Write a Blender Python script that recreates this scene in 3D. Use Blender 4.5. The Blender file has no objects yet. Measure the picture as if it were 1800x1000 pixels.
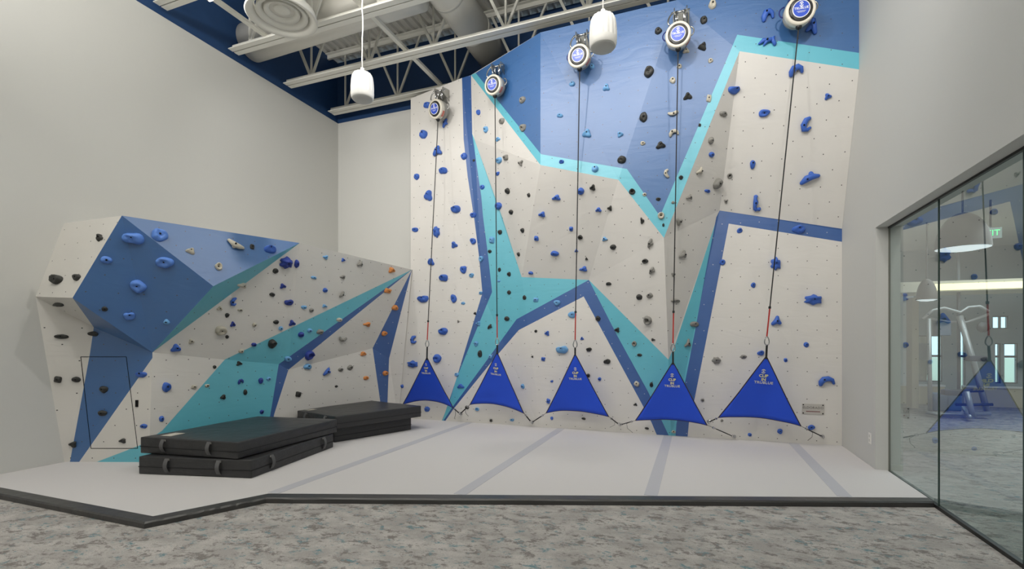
import bpy, bmesh, math, random
from mathutils import Vector, Matrix, noise
from mathutils.geometry import delaunay_2d_cdt
from mathutils.bvhtree import BVHTree

S = bpy.context.scene
COL = S.collection
R = math.radians

# ------------------------------------------------------------------ camera, world, lights, exposure
CAM = Vector((0.0, 0.0, 1.46))
YAW = math.atan(322 / 850)
cd = bpy.data.cameras.new('camera')
cd.sensor_width = 36.0; cd.lens = 17.0; cd.shift_y = 100 / 1800; cd.clip_start = 0.05
co = bpy.data.objects.new('camera', cd); COL.objects.link(co)
co.location = CAM; co.rotation_euler = (math.pi / 2, 0, YAW)
S.camera = co

W = bpy.data.worlds.new('world'); S.world = W; W.use_nodes = True
wn = W.node_tree.nodes['Background']
wn.inputs['Color'].default_value = (0.72, 0.86, 1.0, 1); wn.inputs['Strength'].default_value = 4.0

S.view_settings.view_transform = 'Standard'
S.view_settings.look = 'None'
S.view_settings.gamma = 1.0
S.view_settings.use_curve_mapping = False
S.view_settings.exposure = -0.85

def lamp(name, kind, loc, target, power, size=0.3, size_y=None, color=(1, 0.97, 0.92), spot=None, blend=0.6):
    l = bpy.data.lights.new(name, kind)
    l.energy = power; l.color = color
    if kind == 'AREA':
        l.size = size
        if size_y: l.shape = 'RECTANGLE'; l.size_y = size_y
    else:
        l.shadow_soft_size = size
    if kind == 'SPOT':
        l.spot_size = R(spot); l.spot_blend = blend
    o = bpy.data.objects.new(name, l); COL.objects.link(o)
    o.location = loc
    o.rotation_euler = (Vector(target) - Vector(loc)).to_track_quat('-Z', 'Y').to_euler()
    return o

# rows of linear ceiling fixtures hung between the joists, and a row of track spots washing the climbing wall
for i, (x, y) in enumerate([(-5.2, 1.3), (-2.2, 1.3), (0.9, 1.3), (-5.2, -1.6), (-2.2, -1.6), (0.9, -1.6)]):
    lamp('linear_light', 'AREA', (x, y, 5.95), (x, y + 0.4, 0), 50, 2.2, 0.35, color=(1, 0.985, 0.96))
for x, tx in [(-5.6, -4.6), (-4.0, -3.3), (-2.2, -1.7), (-0.6, -0.4), (1.1, 1.0)]:
    lamp('track_spot_light', 'SPOT', (x, 3.9, 5.95), (tx, 7.4, 3.3), 230, 0.09, spot=120, blend=0.9, color=(1, 0.97, 0.95))
lamp('track_spot_light', 'SPOT', (-1.5, 4.3, 5.98), (-5.4, 4.3, 2.5), 300, 0.09, spot=60, blend=0.9, color=(1, 0.97, 0.95))
# added upward fill lights, standing in for light bounced onto the roof deck
for x, y in [(-5.2, 0.8), (-1.0, 0.8), (-3.2, -2.0)]:
    lamp('deck_bounce_fill', 'AREA', (x, y, 5.6), (x, y + 1.2, 7.2), 230, 2.4, 0.4)
# the gym beyond the glass
lamp('gym_light', 'AREA', (5.5, 8.5, 3.2), (5.5, 8.5, 0), 260, 3.0, 6.0, color=(0.93, 0.97, 1.0))

# ------------------------------------------------------------------ projection helpers (photo pixel -> room)
FW = Vector((-math.sin(YAW), math.cos(YAW), 0)); RT = Vector((math.cos(YAW), math.sin(YAW), 0))
def ray(px, py): return FW + RT * ((px - 900) / 850) + Vector((0, 0, (600 - py) / 850))
def on_y(px, py, y): d = ray(px, py); return CAM + d * (y / d.y)
def on_x(px, py, x): d = ray(px, py); return CAM + d * (x / d.x)
def on_z(px, py, z): d = ray(px, py); return CAM + d * ((z - CAM.z) / d.z)
def proj(p):
    v = Vector(p) - CAM; t = v.dot(FW)
    return Vector((900 + 850 * v.dot(RT) / t, 600 - 850 * v.z / t))

# ------------------------------------------------------------------ materials
def srgb(r, g, b):
    f = lambda c: (c / 255 / 12.92) if c / 255 <= 0.04045 else ((c / 255 + 0.055) / 1.055) ** 2.4
    return (f(r), f(g), f(b), 1)
MATS = {}
def mat(name, col, rough=0.5, metal=0.0, spec=0.5, bump=None, emit=None, estr=1.0):
    if name in MATS: return MATS[name]
    m = bpy.data.materials.new(name); m.use_nodes = True
    nt = m.node_tree; p = nt.nodes['Principled BSDF']
    p.inputs['Base Color'].default_value = col
    p.inputs['Roughness'].default_value = rough
    p.inputs['Metallic'].default_value = metal
    p.inputs['Specular IOR Level'].default_value = spec
    if emit:
        p.inputs['Emission Color'].default_value = emit; p.inputs['Emission Strength'].default_value = estr
    if bump:
        scale, strength, dist = bump[:3]
        tc = nt.nodes.new('ShaderNodeTexCoord'); mp = nt.nodes.new('ShaderNodeMapping')
        n = nt.nodes.new('ShaderNodeTexNoise'); b = nt.nodes.new('ShaderNodeBump')
        mp.inputs['Scale'].default_value = bump[3] if len(bump) > 3 else (1, 1, 1)
        n.inputs['Scale'].default_value = scale; n.inputs['Detail'].default_value = 4
        b.inputs['Strength'].default_value = strength; b.inputs['Distance'].default_value = dist
        nt.links.new(tc.outputs['Object'], mp.inputs[0]); nt.links.new(mp.outputs[0], n.inputs[0])
        nt.links.new(n.outputs[0], b.inputs['Height']); nt.links.new(b.outputs[0], p.inputs['Normal'])
    MATS[name] = m
    return m

def climb_mat(name, col, axis='xz', dot=(0.02, 0.02, 0.02, 1), rough=0.5, spec=0.5, coat=0.0):
    """painted textured plywood panel: bolt-hole grid, long soft wrinkles in the coating"""
    m = bpy.data.materials.new(name); m.use_nodes = True
    nt = m.node_tree; N = nt.nodes; L = nt.links; p = N['Principled BSDF']
    tc = N.new('ShaderNodeTexCoord'); sx = N.new('ShaderNodeSeparateXYZ'); L.new(tc.outputs['Object'], sx.inputs[0])
    def mth(op, a, b=None, c=None):
        n = N.new('ShaderNodeMath'); n.operation = op
        for i, v in enumerate((a, b, c)):
            if v is None: continue
            if hasattr(v, 'type') and hasattr(v, 'links'): L.new(v, n.inputs[i])
            else: n.inputs[i].default_value = v
        return n.outputs[0]
    h = sx.outputs['X'] if axis == 'xz' else sx.outputs['Y']
    v = sx.outputs['Z']
    row = mth('FLOOR', mth('DIVIDE', v, 0.19))
    off = mth('MULTIPLY', mth('MODULO', mth('ABSOLUTE', row), 2.0), 0.5)
    u = mth('ADD', mth('DIVIDE', h, 0.24), off)
    du = mth('MULTIPLY', mth('SUBTRACT', mth('FRACT', u), 0.5), 0.24)
    dv = mth('MULTIPLY', mth('SUBTRACT', mth('FRACT', mth('DIVIDE', v, 0.19)), 0.5), 0.19)
    d = mth('SQRT', mth('ADD', mth('MULTIPLY', du, du), mth('MULTIPLY', dv, dv)))
    hole = mth('LESS_THAN', d, 0.0062)
    mx = N.new('ShaderNodeMix'); mx.data_type = 'RGBA'
    L.new(hole, mx.inputs['Factor'])
    nz = N.new('ShaderNodeTexNoise'); nz.inputs['Scale'].default_value = 2.0; nz.inputs['Detail'].default_value = 5
    L.new(tc.outputs['Object'], nz.inputs[0])
    mr = N.new('ShaderNodeMapRange'); mr.inputs[3].default_value = 0.94; mr.inputs[4].default_value = 1.05
    L.new(nz.outputs[0], mr.inputs[0])
    vm = N.new('ShaderNodeVectorMath'); vm.operation = 'SCALE'; vm.inputs[0].default_value = col[:3]; L.new(mr.outputs[0], vm.inputs['Scale'])
    L.new(vm.outputs[0], mx.inputs['A']); mx.inputs['B'].default_value = dot
    L.new(mx.outputs['Result'], p.inputs['Base Color'])
    mp = N.new('ShaderNodeMapping'); mp.inputs['Scale'].default_value = (0.9, 0.9, 3.2)
    L.new(tc.outputs['Object'], mp.inputs[0])
    n2 = N.new('ShaderNodeTexNoise'); n2.inputs['Scale'].default_value = 1.9; n2.inputs['Detail'].default_value = 5; n2.inputs['Distortion'].default_value = 1.2
    L.new(mp.outputs[0], n2.inputs[0])
    b = N.new('ShaderNodeBump'); b.inputs['Strength'].default_value = 0.22; b.inputs['Distance'].default_value = 0.018
    L.new(n2.outputs[0], b.inputs['Height']); L.new(b.outputs[0], p.inputs['Normal'])
    p.inputs['Roughness'].default_value = rough; p.inputs['Specular IOR Level'].default_value = spec
    p.inputs['Coat Weight'].default_value = coat; p.inputs['Coat Roughness'].default_value = 0.45; p.inputs['Coat IOR'].default_value = 1.6
    L.new(b.outputs[0], p.inputs['Coat Normal'])
    return m

C_WHITE = srgb(216, 213, 207); C_BLUE = srgb(28, 92, 152); C_TURQ = srgb(88, 182, 200); C_LILAC = srgb(92, 118, 184); C_NAVY = srgb(24, 82, 150)
wallpaint = mat('wall_paint', srgb(202, 202, 198), 0.75, bump=(60, 0.05, 0.003))
navy = mat('navy_wall_paint', srgb(24, 62, 108), 0.6, bump=(40, 0.05, 0.003))
white_steel = mat('white_painted_steel', srgb(225, 224, 216), 0.5)
deckm = mat('white_painted_deck', srgb(205, 204, 197), 0.6)
steel = mat('brushed_steel', srgb(170, 170, 165), 0.3, 0.9)
chrome = mat('chrome_metal', srgb(200, 200, 200), 0.15, 1.0)
blackv = mat('black_vinyl', srgb(46, 46, 47), 0.42, spec=0.55, bump=(7, 0.35, 0.03, (1, 1, 2.5)))
black_strap = mat('black_webbing', srgb(20, 20, 22), 0.7, bump=(300, 0.3, 0.002))
grey_strap = mat('grey_webbing', srgb(92, 92, 92), 0.7, bump=(300, 0.3, 0.002))
bolt_m = mat('bolt_black', srgb(12, 12, 14), 0.4, 0.5)
HC = {'B': ('royal blue', srgb(60, 102, 190)), 'L': ('light blue', srgb(112, 168, 216)), 'K': ('charcoal', srgb(54, 54, 51)),
      'G': ('grey', srgb(136, 134, 128)), 'T': ('pale beige', srgb(192, 186, 170)), 'O': ('orange', srgb(208, 134, 72)), 'C': ('cornflower blue', srgb(96, 142, 222)),
      'D': ('dark blue', srgb(44, 64, 150))}
HM = {k: mat('resin_' + v[0].replace(' ', '_'), v[1], 0.55, bump=(90, 0.25, 0.003)) for k, v in HC.items()}

# ------------------------------------------------------------------ mesh helpers
def link(name, bm, m=None, parent=None, smooth=False, mats=None):
    me = bpy.data.meshes.new(name); bm.normal_update(); bm.to_mesh(me); bm.free()
    for x in (mats or ([m] if m else [])): me.materials.append(x)
    if smooth:
        for f in me.polygons: f.use_smooth = True
    o = bpy.data.objects.new(name, me); COL.objects.link(o)
    if parent:
        o.parent = parent; o.matrix_parent_inverse = Matrix.Identity(4) if parent.parent else Matrix.Translation(-parent.location)
    return o
def empty(name, loc):
    o = bpy.data.objects.new(name, None); COL.objects.link(o); o.location = loc; o.empty_display_size = 0.1
    return o
def tag(o, label, cat, group=None, kind=None):
    o['label'] = label; o['category'] = cat
    if group: o['group'] = group
    if kind: o['kind'] = kind
    return o
def struct(o, label=None):
    o['kind'] = 'structure'
    if label: o['label'] = label
    return o
def box(bm, a, b):
    xs, ys, zs = zip(a, b)
    v = [bm.verts.new((xs[i], ys[j], zs[k])) for i in (0, 1) for j in (0, 1) for k in (0, 1)]
    for f in ((0, 1, 3, 2), (4, 6, 7, 5), (0, 4, 5, 1), (2, 3, 7, 6), (0, 2, 6, 4), (1, 5, 7, 3)):
        bm.faces.new([v[i] for i in f])
def bar(bm, p, q, w, h, up=Vector((0, 0, 1))):
    p, q = Vector(p), Vector(q); d = (q - p).normalized()
    s = d.cross(up)
    if s.length < 1e-4: s = d.cross(Vector((0, 1, 0)))
    s.normalize(); u = s.cross(d)
    vs = [bm.verts.new(e + s * (w / 2 * i) + u * (h / 2 * j)) for e in (p, q) for i, j in ((-1, -1), (1, -1), (1, 1), (-1, 1))]
    for f in ((3, 2, 1, 0), (4, 5, 6, 7), (0, 1, 5, 4), (1, 2, 6, 5), (2, 3, 7, 6), (3, 0, 4, 7)):
        bm.faces.new([vs[i] for i in f])
def tube(bm, pts, rad, n=8, cap=True, flat=1.0, nrm=None):
    pts = [Vector(p) for p in pts]
    rads = rad if isinstance(rad, (list, tuple)) else [rad] * len(pts)
    rings = []; ref = nrm
    for i, p in enumerate(pts):
        a = pts[max(i - 1, 0)]; b = pts[min(i + 1, len(pts) - 1)]
        d = (b - a).normalized()
        if nrm is not None: s = nrm.cross(d); u = nrm
        else:
            if ref is None: ref = Vector((0, 0, 1)) if abs(d.z) < 0.9 else Vector((1, 0, 0))
            s = ref.cross(d)
            if s.length < 1e-5: s = Vector((0, 1, 0)).cross(d)
            u = d.cross(s.normalized()); ref = u
        s = s.normalized()
        rings.append([bm.verts.new(p + s * math.cos(t) * rads[i] + u * math.sin(t) * rads[i] * flat) for t in [2 * math.pi * k / n for k in range(n)]])
    for r0, r1 in zip(rings, rings[1:]):
        for k in range(n): bm.faces.new((r0[k], r0[(k + 1) % n], r1[(k + 1) % n], r1[k]))
    if cap:
        bm.faces.new(rings[0][::-1]); bm.faces.new(rings[-1])
def lathe(bm, prof, mtx=Matrix.Identity(4), n=32, rib=None):
    rings = []
    for r, z in prof:
        if r < 1e-6: rings.append([bm.verts.new(mtx @ Vector((0, 0, z)))])
        else:
            rings.append([bm.verts.new(mtx @ Vector((r * (1 + (rib(k) if rib else 0)) * math.cos(2 * math.pi * k / n), r * (1 + (rib(k) if rib else 0)) * math.sin(2 * math.pi * k / n), z))) for k in range(n)])
    for a, b in zip(rings, rings[1:]):
        if len(a) == 1 and len(b) == 1: continue
        for k in range(n):
            q = (k + 1) % n
            if len(a) == 1: bm.faces.new((a[0], b[q], b[k]))
            elif len(b) == 1: bm.faces.new((a[k], a[q], b[0]))
            else: bm.faces.new((a[k], a[q], b[q], b[k]))
def B(): return bmesh.new()
def bevel(bm, w, seg=2):
    bmesh.ops.bevel(bm, geom=bm.edges[:], offset=w, segments=seg, affect='EDGES', profile=0.7)
def fix(bm): bmesh.ops.recalc_face_normals(bm, faces=bm.faces[:])
def prism(bm, poly, z0, z1):
    a = [bm.verts.new((x, y, z0)) for x, y in poly]; b = [bm.verts.new((x, y, z1)) for x, y in poly]
    n = len(poly); bm.faces.new(a[::-1]); bm.faces.new(b)
    for i in range(n): bm.faces.new((a[i], a[(i + 1) % n], b[(i + 1) % n], b[i]))
def text_mesh(name, txt, size, mtx, m, parent, extr=0.002, align='CENTER', bold=0.0, space=1.0):
    c = bpy.data.curves.new('txt', 'FONT'); c.body = txt; c.size = size; c.extrude = extr; c.offset = bold
    c.align_x = align; c.align_y = 'CENTER'; c.space_character = space; c.resolution_u = 3
    t = bpy.data.objects.new('txt', c); COL.objects.link(t)
    bpy.context.view_layer.update()
    me = bpy.data.meshes.new_from_object(t.evaluated_get(bpy.context.evaluated_depsgraph_get()))
    bpy.data.objects.remove(t); bpy.data.curves.remove(c)
    me.transform(mtx); me.materials.clear(); me.materials.append(m); me.name = name
    o = bpy.data.objects.new(name, me); COL.objects.link(o)
    if parent: o.parent = parent; o.matrix_parent_inverse = Matrix.Identity(4) if parent.parent else Matrix.Translation(-parent.location)
    return o
def frame(o, z, x=None):
    """matrix with local Z along z, local X closest to x"""
    z = Vector(z).normalized(); x = Vector(x or (1, 0, 0)); x = (x - z * x.dot(z)).normalized(); y = z.cross(x)
    m = Matrix((x, y, z)).transposed().to_4x4(); m.translation = Vector(o)
    return m

# ------------------------------------------------------------------ the room
LW, RW, BW, FWY = -6.9, 1.86, 8.07, -4.0
ZL, ZD = 5.96, 7.22
def wallbox(name, a, b, m):
    bm = B(); box(bm, a, b); o = link(name, bm, m); struct(o); return o
wallbox('wall_left', (LW - 0.2, FWY, 0), (LW, BW, ZL), wallpaint)
wallbox('wall_left_upper', (LW - 0.2, FWY, ZL), (LW - 0.02, BW, ZD), navy)
wallbox('wall_back', (LW - 0.2, BW, 0), (RW + 0.2, BW + 0.2, ZL), wallpaint)
wallbox('wall_back_upper', (LW - 0.2, BW + 0.02, ZL), (RW + 0.2, BW + 0.2, ZD), navy)
wallbox('wall_rear', (LW - 0.2, FWY - 0.2, 0), (RW + 0.2, FWY, ZD), wallpaint)
HEAD, JY = 2.715, 6.41
bm = B()
box(bm, (RW, JY, 0), (2.087, BW + 0.2, ZD)); box(bm, (RW, FWY, HEAD), (2.087, JY, ZD)); box(bm, (RW, FWY, 0), (2.087, -2.93, HEAD))
struct(link('wall_right', bm, wallpaint))

# carpet
cm = bpy.data.materials.new('mottled_carpet'); cm.use_nodes = True
nt = cm.node_tree; N = nt.nodes; L = nt.links; P = N['Principled BSDF']; P.inputs['Roughness'].default_value = 0.95; P.inputs['Specular IOR Level'].default_value = 0.15
tc = N.new('ShaderNodeTexCoord'); mp = N.new('ShaderNodeMapping'); mp.inputs['Rotation'].default_value = (0, 0, R(-22)); mp.inputs['Scale'].default_value = (1.0, 1.5, 1)
L.new(tc.outputs['Object'], mp.inputs[0])
def nz(scale, det, rough, off=(0, 0, 0), dist=0.0):
    m2 = N.new('ShaderNodeMapping'); m2.inputs['Location'].default_value = off; L.new(mp.outputs[0], m2.inputs[0])
    n = N.new('ShaderNodeTexNoise'); n.inputs['Scale'].default_value = scale; n.inputs['Detail'].default_value = det; n.inputs['Roughness'].default_value = rough; n.inputs['Distortion'].default_value = dist
    L.new(m2.outputs[0], n.inputs[0]); return n.outputs[0]
def ramp(src, a, b):
    r = N.new('ShaderNodeMapRange'); r.inputs[1].default_value = a; r.inputs[2].default_value = b; L.new(src, r.inputs[0]); return r.outputs[0]
def mixc(f, a, b):
    m = N.new('ShaderNodeMix'); m.data_type = 'RGBA'; L.new(f, m.inputs['Factor'])
    if isinstance(a, tuple): m.inputs['A'].default_value = a
    else: L.new(a, m.inputs['A'])
    if isinstance(b, tuple): m.inputs['B'].default_value = b
    else: L.new(b, m.inputs['B'])
    return m.outputs['Result']
c = mixc(ramp(nz(3.2, 10, 0.68), 0.42, 0.6), srgb(170, 166, 162), srgb(200, 196, 191))
c = mixc(ramp(nz(6.0, 14, 0.80, (5, 2, 0), 0.1), 0.525, 0.56), c, srgb(120, 115, 111))
c = mixc(ramp(nz(7.0, 14, 0.80, (1, 9, 0), 0.1), 0.56, 0.59), c, srgb(92, 138, 148))
c = mixc(ramp(nz(11.0, 14, 0.85, (7, 4, 0), 0.1), 0.55, 0.59), c, srgb(146, 142, 138))
c = mixc(ramp(nz(150, 2, 0.5), 0.35, 0.85), c, srgb(146, 142, 138))
L.new(c, P.inputs['Base Color'])
bmp = N.new('ShaderNodeBump'); bmp.inputs['Strength'].default_value = 0.5; bmp.inputs['Distance'].default_value = 0.004
L.new(nz(160, 3, 0.6), bmp.inputs['Height']); L.new(bmp.outputs[0], P.inputs['Normal'])
bm = B(); box(bm, (LW - 0.2, FWY - 0.2, -0.15), (9.0, 14.2, 0)); struct(link('floor', bm, cm))

# corrugated roof deck
bm = B(); x = LW - 0.2; prof = []
while x < RW + 0.2:
    prof += [(x, ZD), (x + 0.045, ZD), (x + 0.065, ZD + 0.045), (x + 0.135, ZD + 0.045)]; x += 0.155
va = [bm.verts.new((px_, FWY, z)) for px_, z in prof]; vb = [bm.verts.new((px_, BW + 0.02, z)) for px_, z in prof]
for i in range(len(prof) - 1): bm.faces.new((va[i], va[i + 1], vb[i + 1], vb[i]))
box(bm, (LW - 0.2, FWY - 0.2, ZD + 0.06), (RW + 0.2, BW + 0.2, ZD + 0.2))
struct(link('ceiling', bm, deckm))

# ------------------------------------------------------------------ floor mat with black vinyl edging
HMAT = 0.05
grey_mat = mat('grey_mat_carpet', srgb(207, 204, 203), 0.85, spec=0.25, bump=(180, 0.25, 0.003))
grey_strip = mat('grey_hook_tape', srgb(186, 186, 192), 0.85, spec=0.2)
root = empty('padded_floor_mat', (-2.5, 5.5, 0))
tag(root, 'large light grey padded floor mat with black vinyl edging in front of the climbing walls', 'floor mat')
inner = [(LW + 0.003, 2.61), (-4.08, 2.615), (-3.69, 3.384), (1.965, 5.40), (1.965, JY - 0.004), (RW - 0.003, JY - 0.004), (RW - 0.003, BW - 0.01), (LW + 0.003, BW - 0.01)]
bm = B(); prism(bm, inner, 0.0, HMAT); link('mat_top', bm, grey_mat, root)
outer = [(LW + 0.003, 2.5), (-4.01, 2.505), (-3.62, 3.29), (1.965, 5.29)]
for i in range(3):
    a, b, c2, d2 = Vector(inner[i]), Vector(inner[i + 1]), Vector(outer[i + 1]), Vector(outer[i])
    bm = B(); n = 40 if i == 2 else 22; rows = []
    rnd = random.Random(i)
    for k in range(n + 1):
        f = k / n; p = a.lerp(b, f); q = d2.lerp(c2, f); w = (rnd.random() - 0.5) * 0.008 * (0 < k < n)
        qv = q + (q - p).normalized() * w
        rows.append([bm.verts.new((p.x, p.y, 0.001)), bm.verts.new((p.x, p.y, HMAT + 0.004)), bm.verts.new((p.lerp(qv, 0.9).x, p.lerp(qv, 0.9).y, HMAT + 0.001 + w * 0.3)),
                     bm.verts.new((qv.x, qv.y, HMAT - 0.012 + w)), bm.verts.new((q.x, q.y, 0.001))])
    for r0, r1 in zip(rows, rows[1:]):
        for k in range(5): bm.faces.new((r0[k], r0[(k + 1) % 5], r1[(k + 1) % 5], r1[k]))
    bm.faces.new(rows[0]); bm.faces.new(rows[-1][::-1]); fix(bm)
    link('edge_trim', bm, mat('edge_vinyl', srgb(62, 61, 60), 0.38, spec=0.6, bump=(9, 0.3, 0.02)), root)
for x in (-3.67, -2.03, -0.38, 1.27):
    y0 = 3.384 + (x + 3.69) * (5.40 - 3.384) / (1.965 + 3.69)
    bm = B(); box(bm, (x - 0.06, y0 + 0.02, HMAT - 0.002), (x + 0.06, 7.60, HMAT + 0.002)); link('seam_strip', bm, grey_strip, root)

# ------------------------------------------------------------------ painted faceted walls
WM = {}
def wm(axis):
    for k, c in (('white', C_WHITE), ('blue', C_BLUE), ('turq', C_TURQ), ('band', C_NAVY)):
        WM[axis, k] = climb_mat('%s_wall_paint_%s' % (k, axis), c, axis, dot=(0.03, 0.03, 0.03, 1) if k != 'band' else srgb(190, 190, 190), rough=0.55 if k == 'white' else 0.52, spec=0.5 if k == 'white' else 1.0, coat={'white': 0.0, 'blue': 0.8, 'turq': 0.5, 'band': 0.5}[k])
wm('xz'); wm('yz')
def pip(p, poly):
    x, y = p; c = False; n = len(poly)
    for i in range(n):
        x1, y1 = poly[i]; x2, y2 = poly[(i + 1) % n]
        if (y1 > y) != (y2 > y) and x < (x2 - x1) * (y - y1) / (y2 - y1) + x1: c = not c
    return c
def facet_wall(name, V, tris, outline, paints, default, axis, extra=None, label=None):
    """V: name -> room point; tris: facets; paints: (colour, photo outline) laid over the facets"""
    PX = {k: proj(v) for k, v in V.items()}
    pts = []; edges = []; idx = {}
    def pid(p):
        for i, q in enumerate(pts):
            if (q - p).length < 0.6: return i
        pts.append(Vector(p)); return len(pts) - 1
    for k in V: idx[k] = pid(PX[k])
    for t in tris:
        for a, b in ((0, 1), (1, 2), (2, 0)): edges.append((idx[t[a]], idx[t[b]]))
    paints2 = []
    for colr, poly in paints:
        poly = [PX[p] if isinstance(p, str) else Vector(p) for p in poly]
        ids = [pid(p) for p in poly]
        for a, b in zip(ids, ids[1:] + ids[:1]):
            if a != b: edges.append((a, b))
        paints2.append((colr, [tuple(pts[i]) for i in ids]))
    edges = list({tuple(sorted(e)) for e in edges})
    ov, oe, of, *_ = delaunay_2d_cdt([v.copy() for v in pts], edges, [], 1, 1e-4)
    # outline = union of facets
    T2 = [tuple(PX[k] for k in t) for t in tris]
    def bary(p, t):
        a, b, c = t; d = (b.y - c.y) * (a.x - c.x) + (c.x - b.x) * (a.y - c.y)
        if abs(d) < 1e-9: return -9
        l1 = ((b.y - c.y) * (p.x - c.x) + (c.x - b.x) * (p.y - c.y)) / d
        l2 = ((c.y - a.y) * (p.x - c.x) + (a.x - c.x) * (p.y - c.y)) / d
        return min(l1, l2, 1 - l1 - l2)
    bm = B(); nv = {}
    order = ['white', 'blue', 'turq', 'band']
    def vert(i):
        if i not in nv:
            p = ov[i]; best = max(range(len(T2)), key=lambda k: bary(p, T2[k]))
            a, b, c = (V[k] for k in tris[best]); n = (b - a).cross(c - a); d = ray(p.x, p.y)
            nv[i] = bm.verts.new(CAM + d * (n.dot(a - CAM) / n.dot(d)))
        return nv[i]
    for f in of:
        cx = sum((ov[i].x for i in f)) / len(f); cy = sum((ov[i].y for i in f)) / len(f); p = Vector((cx, cy))
        if max(bary(p, t) for t in T2) < 0: continue
        col = default
        for c, poly in paints2:
            if pip((cx, cy), poly): col = c
        try: fc = bm.faces.new([vert(i) for i in f])
        except ValueError: continue
        fc.material_index = order.index(col); fc.normal_update(); fc.material_index += 4 * (abs(fc.normal.x) > abs(fc.normal.y))
    for f in bm.faces:
        f.normal_update()
        if f.normal.dot(CAM - f.calc_center_median()) < 0: f.normal_flip()
    if extra: extra(bm)
    me = bpy.data.meshes.new(name); bm.normal_update(); bm.to_mesh(me)
    for ax2 in ('xz', 'yz'):
        for k in order: me.materials.append(WM[ax2, k])
    o = bpy.data.objects.new(name, me); COL.objects.link(o)
    tree = BVHTree.FromBMesh(bm); bm.free()
    return o, tree, PX

YB = 7.62
def yz(px, py, y): return on_y(px, py, y)
def base(px, y=YB): d = ray(px, 600); p = CAM + d * (y / d.y); p.z = 0.0; return p
V = dict(v0=yz(722, 173, 7.62), v1=yz(812, 137, 7.52), v2=yz(828, 132, 7.44), v3=yz(950, 57, 6.66), v4=yz(1190, 0, 6.66), v5=on_x(1510, -47.5, RW - 0.001),
         v6=on_x(1510, 122, RW - 0.001), v7=on_x(1480, 405, RW - 0.001), v8=on_x(1480, 600, RW - 0.001) * 1, v10=yz(950, 290, 6.68), v11=yz(1087, 316, 6.6), v12=yz(1167, 418, 6.90),
         v13=yz(1300, 90, 6.79), v14=yz(1265, 370, 7.51), v15=yz(917, 487, 7.50), v16=yz(1035, 492, 7.45), v17=yz(1175, 632, 7.45), v18=yz(834, 245, 7.50),
         v19=yz(848, 515, 7.6), vr=yz(722, 470, 7.62), b0=base(690), b1=base(950), b2=base(1180))
V['v8'].z = 0.0
def on_tri(px, py, a, b, c):
    n = (b - a).cross(c - a); d = ray(px, py); return CAM + d * (n.dot(a - CAM) / n.dot(d))
V['v11'] = on_tri(1087, 316, V['v10'], V['v15'], V['v16'])
tris = [('v0', 'v1', 'v19'), ('v0', 'v19', 'vr'), ('vr', 'v19', 'b0'), ('v1', 'v2', 'v18'), ('v1', 'v18', 'v19'), ('v2', 'v3', 'v10'), ('v2', 'v10', 'v18'),
        ('v18', 'v10', 'v15'), ('v18', 'v15', 'v19'), ('v10', 'v11', 'v16'), ('v10', 'v16', 'v15'), ('v11', 'v12', 'v16'), ('v12', 'v17', 'v16'),
        ('v3', 'v4', 'v11'), ('v3', 'v11', 'v10'), ('v4', 'v13', 'v12'), ('v4', 'v12', 'v11'), ('v4', 'v5', 'v13'), ('v5', 'v6', 'v13'),
        ('v13', 'v6', 'v7'), ('v13', 'v7', 'v14'), ('v12', 'v13', 'v14'), ('v12', 'v14', 'v17'), ('v19', 'v15', 'b1'), ('v19', 'b1', 'b0'),
        ('v15', 'v16', 'b1'), ('v16', 'v17', 'b2'), ('v16', 'b2', 'b1'), ('v17', 'v14', 'b2'), ('v14', 'v8', 'b2'), ('v14', 'v7', 'v8')]
MP = {
 'field': [(836, 128), 'v3', 'v4', 'v5', (1510, 93), (1296, 61), (1160, 380), (1102, 297), (951, 271)],
 'zig': ['v2', (836, 128), (951, 271), (1102, 297), (1160, 380), (1296, 61), (1510, 93), 'v6', 'v13', 'v12', 'v11', 'v10'],
 'stripe': ['v1', 'v2', (830, 235), (846, 345), (849, 380), (858, 450), (865, 513), (829, 600), (804, 661), (776, 744), (775, 744), (792, 700), (813, 630), 'v19', (842, 450), (834, 388), (822, 310), (815, 245)],
 'turq_left': [(830, 235), 'v18', (882, 380), 'v15', 'v16', (908, 561), (858, 630), (795, 716), (776, 744), (804, 661), (829, 600), (865, 513), (858, 450), (849, 380), (846, 345)],
 'turq_mid': ['v16', 'v17', (1187, 605), (1262, 378), (1259, 382), (1240, 480), (1222, 580), (1204.5, 670), (1189, 745), (1187, 775), (1180, 775), (1140, 690), (1085, 590)],
 'arch': [(776, 744), (795, 716), (858, 630), (908, 561), 'v16', (1085, 590), (1140, 690), (1180, 775), (1159, 775), (1145, 742), (1130, 713), (1026, 521), (912, 580), (869, 630), (797, 719), (780, 744)],
 'right_band': ['v14', (1480, 402), (1480, 425), (1281, 393), (1265, 477), (1241, 600), (1221, 701), (1211, 743), (1208, 775), (1187, 775), (1189, 745), (1204.5, 670), (1222, 580), (1240, 480), (1259, 382)],
}
def wall_back_close(bm):
    q = lambda a, ms: None
    def face(*ps):
        bm.faces.new([bm.verts.new(p) for p in ps])
    Y = BW - 0.012
    face((V['v0'].x, Y, V['v0'].z), V['v0'], V['vr'], (V['vr'].x, Y, V['vr'].z))
    top = [V[k] for k in ('v0', 'v1', 'v2', 'v3', 'v4', 'v5')]
    for a, b in zip(top, top[1:]): face(a, b, (b.x, Y, b.z), (a.x, Y, a.z))
main_wall, MT, MPX = facet_wall('climbing_wall', V, tris, None,
    [('blue', MP['field']), ('turq', MP['zig']), ('turq', MP['turq_left']), ('turq', MP['turq_mid']), ('band', MP['stripe']), ('band', MP['arch']), ('band', MP['right_band'])],
    'white', 'xz', wall_back_close)
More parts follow.
